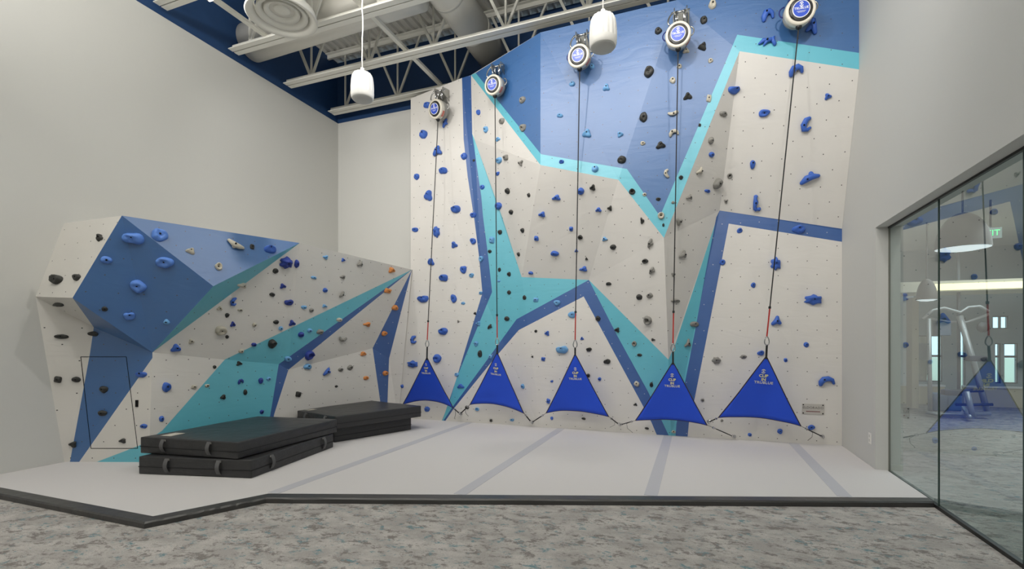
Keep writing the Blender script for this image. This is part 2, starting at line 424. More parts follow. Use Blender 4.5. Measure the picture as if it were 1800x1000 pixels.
tag(main_wall, 'tall faceted climbing wall painted white with turquoise and blue zigzag bands, reaching the ceiling joists', 'climbing wall')

# the low bouldering wall along the left wall
x_b = lambda y: -5.97 + 0.1863 * (y - 3.78)
def on_b(px, py):
    d = ray(px, py); t = (-5.97 - 0.1863 * 3.78) / (d.x - 0.1863 * d.y); return CAM + d * t
U = dict(a=Vector((LW, 3.43, 2.84)), b=Vector((-5.84, 3.42, 2.83)), c=Vector((LW, 3.17, 1.96)), d=Vector((-6.385, 3.248, 1.94)), e=Vector((LW, 3.44, 0)),
         h=Vector((-6.58, 3.557, 1.626)), cb=Vector((-5.97, 3.78, 0)), i=Vector((-5.97, 3.82, 1.33)), j=Vector((-5.34, 4.105, 2.114)), g=Vector((-5.15, 5.25, 2.83)),
         R=on_y(724, 474, 7.60), K1=on_b(395, 632), K2=on_b(490, 640), K3=on_b(507, 650), K4=on_b(655, 612), K5=on_b(684, 630), E=Vector((x_b(7.5), 7.5, 0)), F=base(700, 7.61))
U['d'] = on_tri(127.5, 523.5, U['a'], U['b'], U['c'])
ut = [('a', 'b', 'd'), ('a', 'd', 'c'), ('c', 'd', 'h'), ('c', 'h', 'e'), ('h', 'd', 'i'), ('e', 'h', 'i'), ('e', 'i', 'cb'), ('b', 'j', 'i'), ('b', 'i', 'd'), ('b', 'g', 'j'), ('j', 'g', 'i'),
      ('g', 'K1', 'i'), ('g', 'K2', 'K1'), ('g', 'K3', 'K2'), ('g', 'R', 'K3'), ('R', 'K4', 'K3'), ('R', 'K5', 'K4'), ('cb', 'i', 'K1'), ('cb', 'K1', 'K2'), ('cb', 'K2', 'K3'), ('cb', 'K3', 'E'),
      ('K3', 'K4', 'E'), ('K4', 'K5', 'E'), ('R', 'F', 'K5'), ('K5', 'F', 'E')]
BP = {
 'face': ['b', 'j', 'i', 'd'], 'under': ['d', 'h', 'i'], 'lilac': ['b', 'g', 'j'], 'strip': ['i', 'j', 'g'],
 'leg': ['h', 'i', (268, 629), (132, 822), (121, 822), (158, 622)],
 'turq': [(140, 826), (172, 811), (245, 783), (285, 757), 'K1', 'R', 'K2', (475, 730), (462, 800), (300, 900)],
 'band': ['K2', 'R', 'K3', (482, 728), (468, 800), (455, 800), (475, 730)],
 'band2': ['R', 'K4', (668, 703), (675, 770), (683, 770), (681, 708), 'K5'],
}
def boulder_close(bm):
    vs = [bm.verts.new(p) for p in (U['a'], U['b'], U['g'], U['R'], Vector((V['v0'].x, BW - 0.01, U['R'].z)), Vector((LW, BW - 0.01, 2.83)))]
    bm.faces.new(vs)
boulder, BT, BPX = facet_wall('bouldering_wall', U, ut, None,
    [('blue', BP['face']), ('blue', BP['under']), ('blue', BP['lilac']), ('turq', BP['strip']), ('blue', BP['leg']), ('turq', BP['turq']), ('band', BP['band']), ('band', BP['band2'])],
    'white', 'yz', boulder_close)
tag(boulder, 'low overhanging faceted bouldering wall along the left wall, white with blue and turquoise facets', 'climbing wall')

def hit(tree, px, py):
    d = ray(px, py).normalized(); loc, n, i, dist = tree.ray_cast(CAM, d)
    if loc is None: return None
    if n.dot(d) > 0: n = -n
    return loc, n
# hatch outline and latch, drawn as thin grooves on the panel
root = boulder
bm = B(); hp = [(142, 627), (222, 627), (242, 788), (160, 788)]
for a, b in zip(hp, hp[1:] + hp[:1]):
    n = 6
    for k in range(n):
        p = hit(BT, a[0] + (b[0] - a[0]) * k / n, a[1] + (b[1] - a[1]) * k / n); q = hit(BT, a[0] + (b[0] - a[0]) * (k + 1) / n, a[1] + (b[1] - a[1]) * (k + 1) / n)
        if p and q: bar(bm, p[0], q[0], 0.007, 0.003, up=p[1])
link('hatch_outline', bm, bolt_m, boulder)
p, n = hit(BT, 241, 709); bm = B(); bar(bm, p + Vector((0, 0, 0.04)), p - Vector((0, 0, 0.04)), 0.03, 0.02, up=n); link('hatch_latch', bm, bolt_m, boulder)

# ------------------------------------------------------------------ ceiling: joists, bridging, ducts, diffuser
ZJ = 6.04
def joist(y, n, label):
    r = empty('steel_joist', (LW, y, ZJ)); tag(r, label, 'roof joist', 'open-web roof joists')
    x0, x1 = LW + 0.06, RW - 0.02
    bm = B()
    for s in (-1, 1):
        bar(bm, (x0, y + s * 0.052, ZJ + 0.006), (x1, y + s * 0.052, ZJ + 0.006), 0.086, 0.012)
        bar(bm, (x0, y + s * 0.016, ZJ + 0.052), (x1, y + s * 0.016, ZJ + 0.052), 0.010, 0.092)
    link('bottom_chord', bm, white_steel, r)
    bm = B()
    for s in (-1, 1):
        bar(bm, (x0 - 0.1, y + s * 0.045, ZD - 0.008), (x1, y + s * 0.045, ZD - 0.008), 0.07, 0.012)
        bar(bm, (x0 - 0.1, y + s * 0.016, ZD - 0.05), (x1, y + s * 0.016, ZD - 0.05), 0.010, 0.075)
    link('top_chord', bm, white_steel, r)
    P = 1.22; x = x0 + 0.35 + 0.2 * (n % 2); first = True
    while x < x1 - 0.1:
        for (xa, za, xb, zb, w) in ((x, ZJ + 0.03, x - P * 0.42, ZD - 0.04, 0.042), (x, ZJ + 0.03, x + P * 0.42, ZD - 0.04, 0.036), (x, ZJ + 0.03, x, ZD - 0.04, 0.03)):
            if xb < x0 or xb > x1: continue
            bm = B(); bar(bm, (xa, y, za), (xb, y, zb), w, w * 0.8, up=Vector((0, 1, 0))); link('web_bar', bm, white_steel, r)
        x += P
for k, (y, l) in enumerate([(7.80, 'white open-web roof joist farthest back, running behind the climbing wall top'), (6.68, 'white open-web roof joist passing right over the top edge of the climbing wall'),
                            (5.60, 'white open-web roof joist just behind the round ceiling diffuser, in front of the side duct'), (4.48, 'white open-web roof joist nearest the camera, the pendant speakers hang from it')]):
    joist(y, k, l)
for (x, y0, y1, l) in [(-6.16, 3.4, 5.6, 'thin white bridging bar near the blue left wall, left of the round diffuser'), (-4.35, 4.48, 7.8, 'thin white bridging bar crossing the joists above the left pendant speaker')]:
    bm = B(); bar(bm, (x, y0, ZJ + 0.11), (x, y1, ZJ + 0.11), 0.07, 0.045); tag(link('bridging_bar', bm, white_steel), l, 'brace', 'bridging bars between the joists')
def shell_tube(name, p, q, r, m, parent=None, cap0=False):
    bm = B(); tube(bm, [p, q], r, n=40); o = link(name, bm, m, parent, True); return o
ductm = mat('white_duct_paint', srgb(214, 212, 204), 0.55, bump=(5, 0.1, 0.02, (1, 4, 1)))
r = empty('air_duct', (-3.42, 5.5, 6.6)); tag(r, 'big round white air duct running back through the joists to the climbing wall', 'duct')
shell_tube('duct_pipe', (-3.42, 5.0, 6.62), (-3.42, BW + 0.015, 6.62), 0.275, ductm, r)
for y in (6.35, 7.25):
    bm = B(); tube(bm, [(-3.42, y - 0.03, 6.62), (-3.42, y + 0.03, 6.62)], 0.282, n=40); link('duct_joint', bm, ductm, r, True)
r = empty('branch_duct', (-5.2, 5.98, 6.4)); tag(r, 'white side duct running along a joist from the blue wall into the big round duct', 'duct')
shell_tube('duct_pipe', (LW, 5.98, 6.42), (-3.69, 5.98, 6.5), 0.29, ductm, r)
# round ceiling diffuser
c0 = Vector((-5.20, 4.99, 5.82))
r = empty('ceiling_diffuser', c0); tag(r, 'large round white air diffuser with concentric rings hanging from the ceiling', 'diffuser')
T = lambda z: Matrix.Translation(c0 + Vector((0, 0, z)))
for i, (r0, r1, dz) in enumerate([(0.45, 0.33, 0.0), (0.325, 0.23, 0.035), (0.225, 0.14, 0.06)]):
    bm = B(); lathe(bm, [(r0 * 0.93, 0.10), (r0, 0.0), (r0 * 0.97, -0.012), (r1 + 0.02, 0.035), (r1, 0.10), (r1 + 0.02, 0.11), (r0 * 0.9, 0.11), (r0 * 0.93, 0.10)], T(dz), 64); link('diffuser_ring', bm, white_steel, r, True)
bm = B(); lathe(bm, [(0, 0.06), (0.09, 0.065), (0.115, 0.085), (0.08, 0.13), (0, 0.13)], T(0.02), 40); link('diffuser_centre', bm, white_steel, r, True)
bm = B(); tube(bm, [c0 + Vector((0, 0, 0.1)), c0 + Vector((0, 0, 0.75))], 0.3, n=40); link('diffuser_neck', bm, ductm, r, True)
# track light head on its bar near the top edge
hp = on_y(371, -4, 4.05)
r = empty('track_light', hp); tag(r, 'small lit spotlight on the bar by the navy left wall band', 'spotlight')
bm = B(); lathe(bm, [(0, 0.0), (0.038, 0.0), (0.045, 0.012), (0.045, 0.12), (0, 0.13)], frame(hp - Vector((0, 0, 0.02)), (-0.35, -0.5, 0.8)), 24); link('lamp_housing', bm, white_steel, r, True)
bm = B(); lathe(bm, [(0, -0.004), (0.034, -0.004), (0.034, 0.0), (0, 0)], frame(hp - Vector((0, 0, 0.02)), (-0.35, -0.5, 0.8)), 24)
link('lamp_lens', bm, mat('lit_lens', srgb(255, 250, 240), 0.4, emit=(1, 0.97, 0.9, 1), estr=14), r)
bm = B(); bar(bm, hp + Vector((0, 0, 0.05)), (hp.x, hp.y, ZJ + 0.2), 0.015, 0.015); link('lamp_stem', bm, white_steel, r)

# pendant speakers
spk = mat('white_speaker_shell', srgb(244, 243, 238), 0.45)
grl = mat('speaker_grille', srgb(196, 196, 192), 0.6, bump=(400, 0.4, 0.002))
def pendant(px, label):
    p = on_y(px, 180 if px < 900 else 95, 4.48); top = on_y(px, 125 if px < 900 else 22, 4.48)
    p = Vector((p.x, 4.48, 4.185)); r = empty('pendant_speaker', p); tag(r, label, 'pendant speaker', 'white pendant speakers')
    bm = B(); rib = lambda k: (0.0, 0.0, -0.01, -0.06)[k % 4]
    prof = [(0, 0.285), (0.07, 0.282), (0.1, 0.268), (0.114, 0.24), (0.122, 0.19), (0.127, 0.12), (0.127, 0.06), (0.124, 0.02), (0.118, 0.0), (0.11, -0.008), (0, -0.008)]
    vs = []
    lathe(bm, prof[:7], Matrix.Translation(p), 64, rib); lathe(bm, prof[6:], Matrix.Translation(p), 64)
    link('speaker_shell', bm, spk, r, True)
    bm = B(); lathe(bm, [(0.112, -0.008), (0.105, -0.016), (0.06, -0.024), (0, -0.027)], Matrix.Translation(p), 48); link('speaker_grille', bm, grl, r, True)
    bm = B(); tube(bm, [p + Vector((0, 0, 0.28)), p + Vector((0, 0, 0.34))], 0.02, n=12); link('cable_gland', bm, spk, r, True)
    bm = B(); z1 = ZJ + 0.03; n = 14; rnd = random.Random(int(px))
    tube(bm, [p + Vector(((rnd.random() - 0.5) * 0.012 * (0 < k < n), (rnd.random() - 0.5) * 0.012 * (0 < k < n), 0.34 + (z1 - p.z - 0.34) * k / n)) for k in range(n + 1)], 0.007, n=8)
    link('suspension_cable', bm, spk, r, True)
    bm = B(); tube(bm, [Vector((p.x + 0.02 + 0.09 * math.sin(a), 4.48, ZJ - 0.06 + 0.12 * math.cos(a))) for a in [k * 0.4 for k in range(9)]], 0.005, n=6); link('cable_loop', bm, spk, r, True)
    bm = B(); box(bm, (p.x - 0.03, 4.42, ZJ + 0.002), (p.x + 0.03, 4.54, ZJ + 0.03)); link('beam_clamp', bm, steel, r)
pendant(637, 'ribbed white pendant speaker on the left, hanging in front of the navy wall band')
pendant(1060, 'ribbed white pendant speaker on the right, in front of the blue climbing wall top')

# ------------------------------------------------------------------ glass wall on the right
glass = bpy.data.materials.new('clear_greenish_glass'); glass.use_nodes = True
nt = glass.node_tree; nt.nodes.clear(); N = nt.nodes; L = nt.links
o_ = N.new('ShaderNodeOutputMaterial'); mx = N.new('ShaderNodeMixShader'); tr = N.new('ShaderNodeBsdfTransparent'); gl = N.new('ShaderNodeBsdfGlossy')
tr.inputs[0].default_value = (0.80, 0.92, 0.90, 1); gl.inputs['Roughness'].default_value = 0.0; gl.inputs['Color'].default_value = (0.92, 0.97, 0.97, 1); ge = N.new('ShaderNodeNewGeometry'); dt = N.new('ShaderNodeVectorMath'); dt.operation = 'DOT_PRODUCT'
L.new(ge.outputs['Incoming'], dt.inputs[0]); L.new(ge.outputs['Normal'], dt.inputs[1])
def gm(op, a, b=None):
    n = N.new('ShaderNodeMath'); n.operation = op; n.use_clamp = op == 'MULTIPLY_ADD'
    for i, v in enumerate((a, b) if op != 'MULTIPLY_ADD' else (a, b, 0.10)):
        if v is None: continue
        if isinstance(v, (int, float)): n.inputs[i].default_value = v
        else: L.new(v, n.inputs[i])
    return n.outputs[0]
fres = gm('MULTIPLY_ADD', gm('POWER', gm('SUBTRACT', 1.0, gm('ABSOLUTE', dt.outputs['Value'])), 5.0), 2.4)   # both faces of the pane
L.new(fres, mx.inputs[0]); L.new(tr.outputs[0], mx.inputs[1]); L.new(gl.outputs[0], mx.inputs[2]); L.new(mx.outputs[0], o_.inputs[0])
darkch = mat('dark_channel', srgb(38, 38, 36), 0.4, 0.4)
GX = 1.985
ys = [JY - 0.003, 5.256, 4.087, 2.918, 1.749, 0.58, -0.589, -1.758, -2.92]
for i, (y1, y0) in enumerate(zip(ys, ys[1:])):
    bm = B(); vs = [bm.verts.new(p) for p in ((GX, y0 + 0.004, 0.03), (GX, y1 - 0.004, 0.03), (GX, y1 - 0.004, HEAD - 0.02), (GX, y0 + 0.004, HEAD - 0.02))]; bm.faces.new(vs)
    g = link('window_%d' % (i + 1), bm, glass); struct(g)
    bm = B(); box(bm, (GX - 0.006, y0 - 0.004, 0.03), (GX + 0.006, y0 + 0.004, HEAD - 0.02)); link('glass_joint', bm, mat('glass_edge', srgb(60, 78, 72), 0.3), g)
bm = B(); box(bm, (GX - 0.018, ys[-1], 0.0005), (GX + 0.018, ys[0], 0.03)); struct(link('trim_1', bm, darkch))
bm = B(); box(bm, (GX - 0.012, ys[-1], HEAD - 0.02), (GX + 0.012, ys[0], HEAD - 0.0005)); struct(link('trim_2', bm, darkch))
bm = B(); box(bm, (GX - 0.008, JY - 0.012, 0.03), (GX + 0.008, JY - 0.0005, HEAD - 0.02)); struct(link('trim_3', bm, mat('jamb_channel', srgb(120, 120, 112), 0.5)))
bm = B(); box(bm, (2.0, JY - 0.014, 0.0), (2.087, JY - 0.0005, 0.115)); box(bm, (2.0875, JY - 0.014, 0.0), (2.101, BW, 0.115)); struct(link('baseboard_right', bm, mat('baseboard_paint', srgb(206, 206, 196), 0.5)))

# ------------------------------------------------------------------ crash pads
def crash_pad(corn, z0, z1, label, straps=(), patch=None):
    cx = sum(c[0] for c in corn) / 4; cy = sum(c[1] for c in corn) / 4
    r = empty('crash_pad', (cx, cy, z0)); tag(r, label, 'crash pad', 'black crash pads stacked on the mat')
    bm = B(); prism(bm, corn, z0, z1); fix(bm); bevel(bm, 0.014, 2)
    bmesh.ops.subdivide_edges(bm, edges=[e for e in bm.edges if e.calc_length() > 0.5], cuts=9, use_grid_fill=True)
    for v in bm.verts:
        n_ = noise.noise(v.co * 3.1) * 0.012
        if v.co.z > z1 - 0.02: v.co.z += n_ * 0.4
        elif v.co.z > z0 + 0.02:
            d = (v.co - Vector((cx, cy, v.co.z))).normalized(); v.co += d * n_
    link('pad_cover', bm, blackv, r, True)
    C3 = [Vector((x, y, 0)) for x, y in corn]
    for (e, f) in straps:
        a, b = C3[e], C3[(e + 1) % 4]; p = a.lerp(b, f); n = (b - a).normalized().cross(Vector((0, 0, 1))); 
        if n.dot(p - Vector((cx, cy, 0))) < 0: n = -n
        d = (b - a).normalized(); bm = B(); pts = []
        for k in range(9):
            s_ = k / 8; z = z1 - 0.012 + (z0 + 0.03 - z1 + 0.012) * s_
            pts.append(p + n * (0.006 + 0.028 * math.sin(math.pi * s_)) + Vector((0, 0, z)))
        for q0, q1 in zip(pts, pts[1:]): bar(bm, q0, q1, 0.045, 0.004, up=n)
        cs = link('carry_strap', bm, grey_strap, r)
        bm = B(); q = p + n * 0.004 + Vector((0, 0, z1 - 0.014)); bar(bm, q, q + Vector((0, 0, -0.02)), 0.05, 0.008, up=n); link('strap_stitching', bm, mat('grey_thread', srgb(140, 138, 134), 0.7), cs)
    if patch:
        bm = B(); a, b, c = (Vector((x, y, z1 + 0.004)) for x, y in patch); vs = [bm.verts.new(v) for v in (a, b, c, a + c - b)]; bm.faces.new(vs); link('care_label', bm, mat('care_label_cloth', srgb(190, 184, 172), 0.7), r)
    # zip seam round the side
    bm = B(); zc = z0 + (z1 - z0) * 0.42
    for a, b in zip(C3, C3[1:] + C3[:1]): bar(bm, a + Vector((0, 0, zc)), b + Vector((0, 0, zc)), 0.012, 0.006)
    link('side_seam', bm, black_strap, r)
crash_pad([(-5.535, 3.403), (-4.267, 3.70), (-4.508, 5.18), (-5.74, 4.87)], 0.051, 0.238, 'black crash pad lying on the mat, bottom of the nearer stack', [(0, 0.26), (0, 0.72), (1, 0.2), (1, 0.85)])
crash_pad([(-5.65, 3.49), (-4.41, 3.66), (-4.49, 5.23), (-5.69, 5.04)], 0.244, 0.42, 'black crash pad on top of the nearer stack, with a small pale care label', [(0, 0.25), (0, 0.72)],
          [(-5.50, 3.60), (-5.36, 3.62), (-5.38, 3.80)])
crash_pad([(-4.70, 5.42), (-4.24, 6.65), (-5.09, 6.96), (-5.53, 5.72)], 0.051, 0.250, 'black crash pad lying on the mat, bottom of the farther stack')
crash_pad([(-4.60, 5.34), (-4.10, 6.72), (-5.28, 7.03), (-5.56, 5.62)], 0.256, 0.43, 'black crash pad on top of the farther stack, overhanging the one below', [(3, 0.25), (3, 0.75)],
          [(-5.46, 5.66), (-5.36, 5.64), (-5.33, 5.78)])

# ------------------------------------------------------------------ auto belays, webbing, and the blue belay gates
shellw = mat('belay_shell_ivory', srgb(222, 216, 200), 0.4); geard = mat('belay_gear_black', srgb(40, 40, 40), 0.4); discb = mat('belay_disc_blue', srgb(52, 84, 196), 0.35)
rimw = mat('belay_rim_white', srgb(236, 236, 240), 0.4); lblr = mat('belay_red_label', srgb(206, 120, 104), 0.5); whitep = mat('white_print', srgb(236, 238, 244), 0.5)
navyp = mat('navy_sling', srgb(28, 40, 110), 0.6); redw = mat('red_webbing', srgb(176, 38, 30), 0.6, bump=(300, 0.3, 0.002))
blkp = mat('black_plastic', srgb(22, 22, 24), 0.4)
WHO = ['leftmost', 'second from the left', 'middle', 'second from the right', 'rightmost']
SAY = ['over the far-left white panel', 'at the top of the turquoise diagonal', 'on the blue field beside the right pendant speaker', 'on the blue field above the turquoise V', 'at the top right corner']
def logo(parent, c, z, x, s, m):
    for k in range(2):
        bm = B(); M = frame(c, z, x); pts = [M @ Vector((math.cos(a) * s, math.sin(a) * s, 0)) for a in [k * math.pi + 0.35 + j * 0.22 for j in range(12)]]
        tube(bm, pts, [s * 0.1 + s * 0.18 * math.sin(math.pi * j / 11) for j in range(12)], n=6, flat=0.3, nrm=Vector(z).normalized()); link('swirl_emblem', bm, m, parent)
    bm = B(); lathe(bm, [(0, 0.002), (s * 0.45, 0.002), (s * 0.45, -0.001), (0, -0.001)], frame(c, z, x), 16); link('swirl_emblem', bm, m, parent)
def carabiner(name, c, up, nrm, s, parent, m=None):
    bm = B(); M = frame(c, nrm, Vector(up).cross(Vector(nrm))); pts = []
    for k in range(21):
        a = 2 * math.pi * k / 20; w = 0.5 + 0.14 * -math.sin(a)
        pts.append(M @ Vector((math.cos(a) * s * w, math.sin(a) * s, 0)))
    tube(bm, pts, s * 0.13, n=8, cap=False); return link(name, bm, m or chrome, parent, True)
RED = [0.3, 0.34, 0.4, 0.42, 0.36]
DEV = [(770, 193, 33), (870, 151, 34), (1019, 101, 39), (1192, 64, 43), (1404, 22, 49)]
APX = [(751, 606), (874, 602), (1011, 606), (1183, 612), (1348, 600)]
for i, ((dx, dy, dw), (ax, ay)) in enumerate(zip(DEV, APX)):
    h = hit(MT, dx, max(dy, 30)); yw = h[0].y
    yc = yw - 0.24 if i != 4 else yw - 0.26
    c = on_y(dx, dy, yc); t = (c - CAM).dot(FW); s = dw / 2 * t / 850 / 0.185
    r = empty('auto_belay', c); tag(r, 'round ivory auto belay with blue disc, ' + SAY[i], 'auto belay', 'auto belays along the top of the climbing wall')
    ax_ = Vector((-0.28 + 0.1 * i, -1.0, -0.18)).normalized()
    M = frame(c, ax_, (1, 0, 0)) @ Matrix.Scale(s, 4)
    bm = B(); lathe(bm, [(0, -0.14), (0.13, -0.14), (0.165, -0.12), (0.178, -0.07), (0.178, -0.035), (0.168, -0.028)], M, 48); link('rear_shell', bm, mat('belay_shell_grey', srgb(150, 148, 142), 0.4), r, True)
    bm = B(); lathe(bm, [(0.17, -0.03), (0.17, -0.018)], M, 48); link('shell_gap', bm, blkp, r, True)
    bm = B(); lathe(bm, [(0.168, -0.018), (0.182, -0.012), (0.185, 0.03), (0.183, 0.075), (0.176, 0.092), (0.148, 0.096), (0.142, 0.088), (0.142, 0.06)], M, 48); fs = link('front_shell', bm, shellw, r, True)
    bm = B()
    lathe(bm, [(0.143, 0.085), (0.135, 0.099), (0.11, 0.102), (0, 0.102)], M, 36, lambda k: 0.0 if k % 6 < 4 else -0.06); link('gear_ring', bm, geard, r)
    bm = B(); lathe(bm, [(0.106, 0.101), (0.106, 0.108), (0.096, 0.110), (0.096, 0.105)], M, 48); link('disc_rim', bm, rimw, r, True)
    bm = B(); lathe(bm, [(0.098, 0.101), (0.097, 0.107), (0, 0.107)], M, 48); fd = link('front_disc', bm, discb, r)
    ux = (M @ Vector((1, 0, 0)) - M @ Vector((0, 0, 0))).normalized(); uz = ax_
    yl = M.to_3x3() @ Vector((0, 1, 0)); sgn = 1 if yl.z > 0 else -1
    Mt = frame(c + ax_ * 0.1085 * s, ax_, (1, 0, 0))
    up_ = Mt.to_3x3() @ Vector((0, 1, 0))
    text_mesh('disc_lettering', 'TRUBLUE', 0.041 * s, frame(c + ax_ * 0.1085 * s + up_ * 0.008 * s, ax_, (1, 0, 0)), whitep, fd, 0.0008, bold=0.0006)
    for k_, w_ in ((-0.026, 0.055), (-0.040, 0.040)):   # small print, too small to read in the photo
        bm = B(); Mq = frame(c + ax_ * 0.109 * s + up_ * k_ * s, ax_, (1, 0, 0)); box(bm, (-w_ * s, -0.0022 * s, 0), (w_ * s, 0.0022 * s, 0.0006)); bm.transform(Mq); link('small_print', bm, whitep, fd)
    logo(fd, c + ax_ * 0.109 * s + up_ * 0.055 * s, ax_, (1, 0, 0), 0.024 * s, whitep)
    # red label on the lower right of the rim
    bm = B()
    a0 = math.radians(-55); rows = []
    for k in range(9):
        a = a0 + k * math.radians(4.5)
        rows.append([bm.verts.new(M @ Vector((0.1865 * math.cos(a), 0.1865 * math.sin(a), z))) for z in (0.0, 0.055)])
    for q0, q1 in zip(rows, rows[1:]): bm.faces.new((q0[0], q1[0], q1[1], q0[1]))
    link('warning_label', bm, lblr, fs)
    noz = c + Vector((0, 0.0, -0.19 * s))
    bm = B(); lathe(bm, [(0, 0.03), (0.034, 0.03), (0.034, -0.01), (0.022, -0.03), (0, -0.03)], Matrix.Translation(noz), 16); link('webbing_nozzle', bm, blkp, r, True)
    for k, a in enumerate((-1, 1)):  # side handle loops
        bm = B(); q = c + Vector((a * 0.165 * s, 0.03, 0.06 * s)); tube(bm, [q + Vector((a * 0.06 * s * math.sin(b), 0, -0.07 * s * math.cos(b))) for b in [j * math.pi / 8 for j in range(9)]], 0.008, n=8); link('side_handle', bm, steel if k else navyp, r, True)
    # webbing down to the gate
    cb = on_y(ax, ay - 7, 7.02)
    bm = B(); red = RED[i]; qe = cb + Vector((0, 0, 0.012)); d = (qe - noz); Lw = d.length; q1 = noz + d * (1 - red / Lw)
    bar(bm, noz, q1, 0.014, 0.004, up=Vector((0, -1, 0))); link('webbing', bm, black_strap, r)
    if red:
        bm = B(); bar(bm, q1, qe, 0.017, 0.006, up=Vector((0, -1, 0))); link('webbing_end', bm, redw, r)['label'] = 'red sewn end of the webbing'
    bm = B(); q = q1.lerp(qe, 0.0) if red else qe + Vector((0, 0, 0.12)); tube(bm, [q + Vector((0, 0, 0.03)), q], 0.016, n=10); link('webbing_stopper', bm, blkp, r)
    carabiner('carabiner', cb + Vector((0, 0, -0.045)), (0, 0, 1), (0.25, -1, 0), 0.055, r)
    # steel wall bracket and the links the device hangs from
    bt = c + Vector((0.03, 0.0, 0.36 * s)); wy = hit(MT, *proj(bt)) if proj(bt).y > -40 and proj(bt).y > 2 else None
    w_y = (wy[0].y if wy and abs(wy[0].y - yc) < 0.6 else yw + 0.0)
    rb = empty('wall_bracket', (bt.x, w_y, bt.z)); tag(rb, 'steel bracket holding the auto belay ' + SAY[i], 'bracket', 'steel brackets holding the auto belays')
    for a in (-1, 1):
        bm = B(); x = bt.x + a * 0.075
        vs = [(w_y + 0.0, 0.11), (w_y - 0.05, 0.10), (yc - 0.03, 0.05), (yc - 0.05, 0.0), (yc - 0.03, -0.04), (w_y, -0.09)]
        f0 = [bm.verts.new((x - 0.005, yy, bt.z + zz)) for yy, zz in vs]; f1 = [bm.verts.new((x + 0.005, yy, bt.z + zz)) for yy, zz in vs]
        bm.faces.new(f0[::-1]); bm.faces.new(f1)
        for k in range(len(vs)): bm.faces.new((f0[k], f0[(k + 1) % len(vs)], f1[(k + 1) % len(vs)], f1[k]))
        fix(bm); link('side_plate', bm, steel, rb)
    bm = B(); box(bm, (bt.x - 0.10, w_y - 0.008, bt.z - 0.12), (bt.x + 0.10, w_y + 0.0, bt.z + 0.13)); link('back_plate', bm, steel, rb)
    bm = B(); tube(bm, [(bt.x - 0.11, yc - 0.01, bt.z), (bt.x + 0.11, yc - 0.01, bt.z)], 0.014, n=12); link('cross_bar', bm, chrome, rb, True)
    for a in (-1, 1): carabiner('hanging_link', Vector((bt.x + a * 0.045, yc - 0.01, (bt.z + c.z + 0.185 * s) / 2 + 0.01)), (0, 0, 1), (1, 0.2 * a, 0), 0.075, r)
    carabiner('sling_link', Vector((bt.x - 0.10, yc - 0.02, bt.z - 0.08)), (0.3, 0, 1), (0.3, -1, 0), 0.085, r)
    bm = B(); q = Vector((bt.x - 0.12, yc - 0.02, bt.z - 0.17)); tube(bm, [q, q + Vector((0.01, 0, -0.09))], 0.028, n=8); link('backup_sling', bm, navyp, r, True)

fabric = mat('blue_gate_fabric', srgb(42, 88, 226), 0.6, spec=0.35, bump=(500, 0.12, 0.001)); piping = mat('dark_red_brown_piping', srgb(46, 30, 34), 0.6)
goldp = mat('khaki_print', srgb(226, 220, 160), 0.6); greyp = mat('grey_print', srgb(206, 208, 200), 0.6)
# apex, left corner, right corner, bottom middle; text rows; anchors; word width
GATE = [((750.5, 628), (708, 711), (797, 717), (751, 706), (640, 646.5, 651.5, 655.5), 749.5, 18, None, (811, 727)),
        ((874, 619), (826, 711), (921, 726), (872, 713), (640.5, 647, 652.5, 657.5), 872, 20, (811, 726), (936, 742)),
        ((1011, 622), (960, 726), (1070, 732), (1008, 724.5), (648, 655, 660.5, 665.5), 1011.5, 23, (937, 741), (1090, 746)),
        ((1183, 636), (1117, 739), (1243, 747), (1180, 740.5), (659, 667, 673, 678), 1181.5, 26, (1094, 744), (1291, 767)),
        ((1347, 626), (1263, 734), (1408, 749), (1338, 737.5), (652, 660, 666.5, 672), 1342, 30, (1245, 741), (1446, 767))]
anch = {}
def anchor(px, py, label):
    h = hit(MT, px, py); key = min((k for k in anch if (Vector(k) - Vector((px, py))).length < 5), default=None)
    if key: return anch[key]
    p = h[0]; r = empty('wall_anchor', p); tag(r, label, 'wall anchor', 'small steel anchors near the wall foot')
    bm = B(); lathe(bm, [(0, 0.006), (0.022, 0.006), (0.024, 0), (0, 0)], frame(p + Vector((0, -0.001, 0)), (0, -1, 0), (1, 0, 0)), 16); link('anchor_plate', bm, chrome, r)
    carabiner('anchor_ring', p + Vector((0, -0.03, 0)), (0, 0, 1), (1, 0, 0.2), 0.03, r)
    anch[(px, py)] = p + Vector((0, -0.05, 0)); return anch[(px, py)]
NB = ['between the first and second blue triangles', 'between the second and third blue triangles', 'between the third and fourth blue triangles', 'below the right corner of the fourth blue triangle', 'below the right corner of the fifth blue triangle', 'behind the right corner of the fourth blue triangle']
GL = ['beside the crash pads, leftmost of five', 'at the foot of the turquoise band', 'in the middle of the row of five', 'over the foot of the blue V', 'next to the metal plate, rightmost']
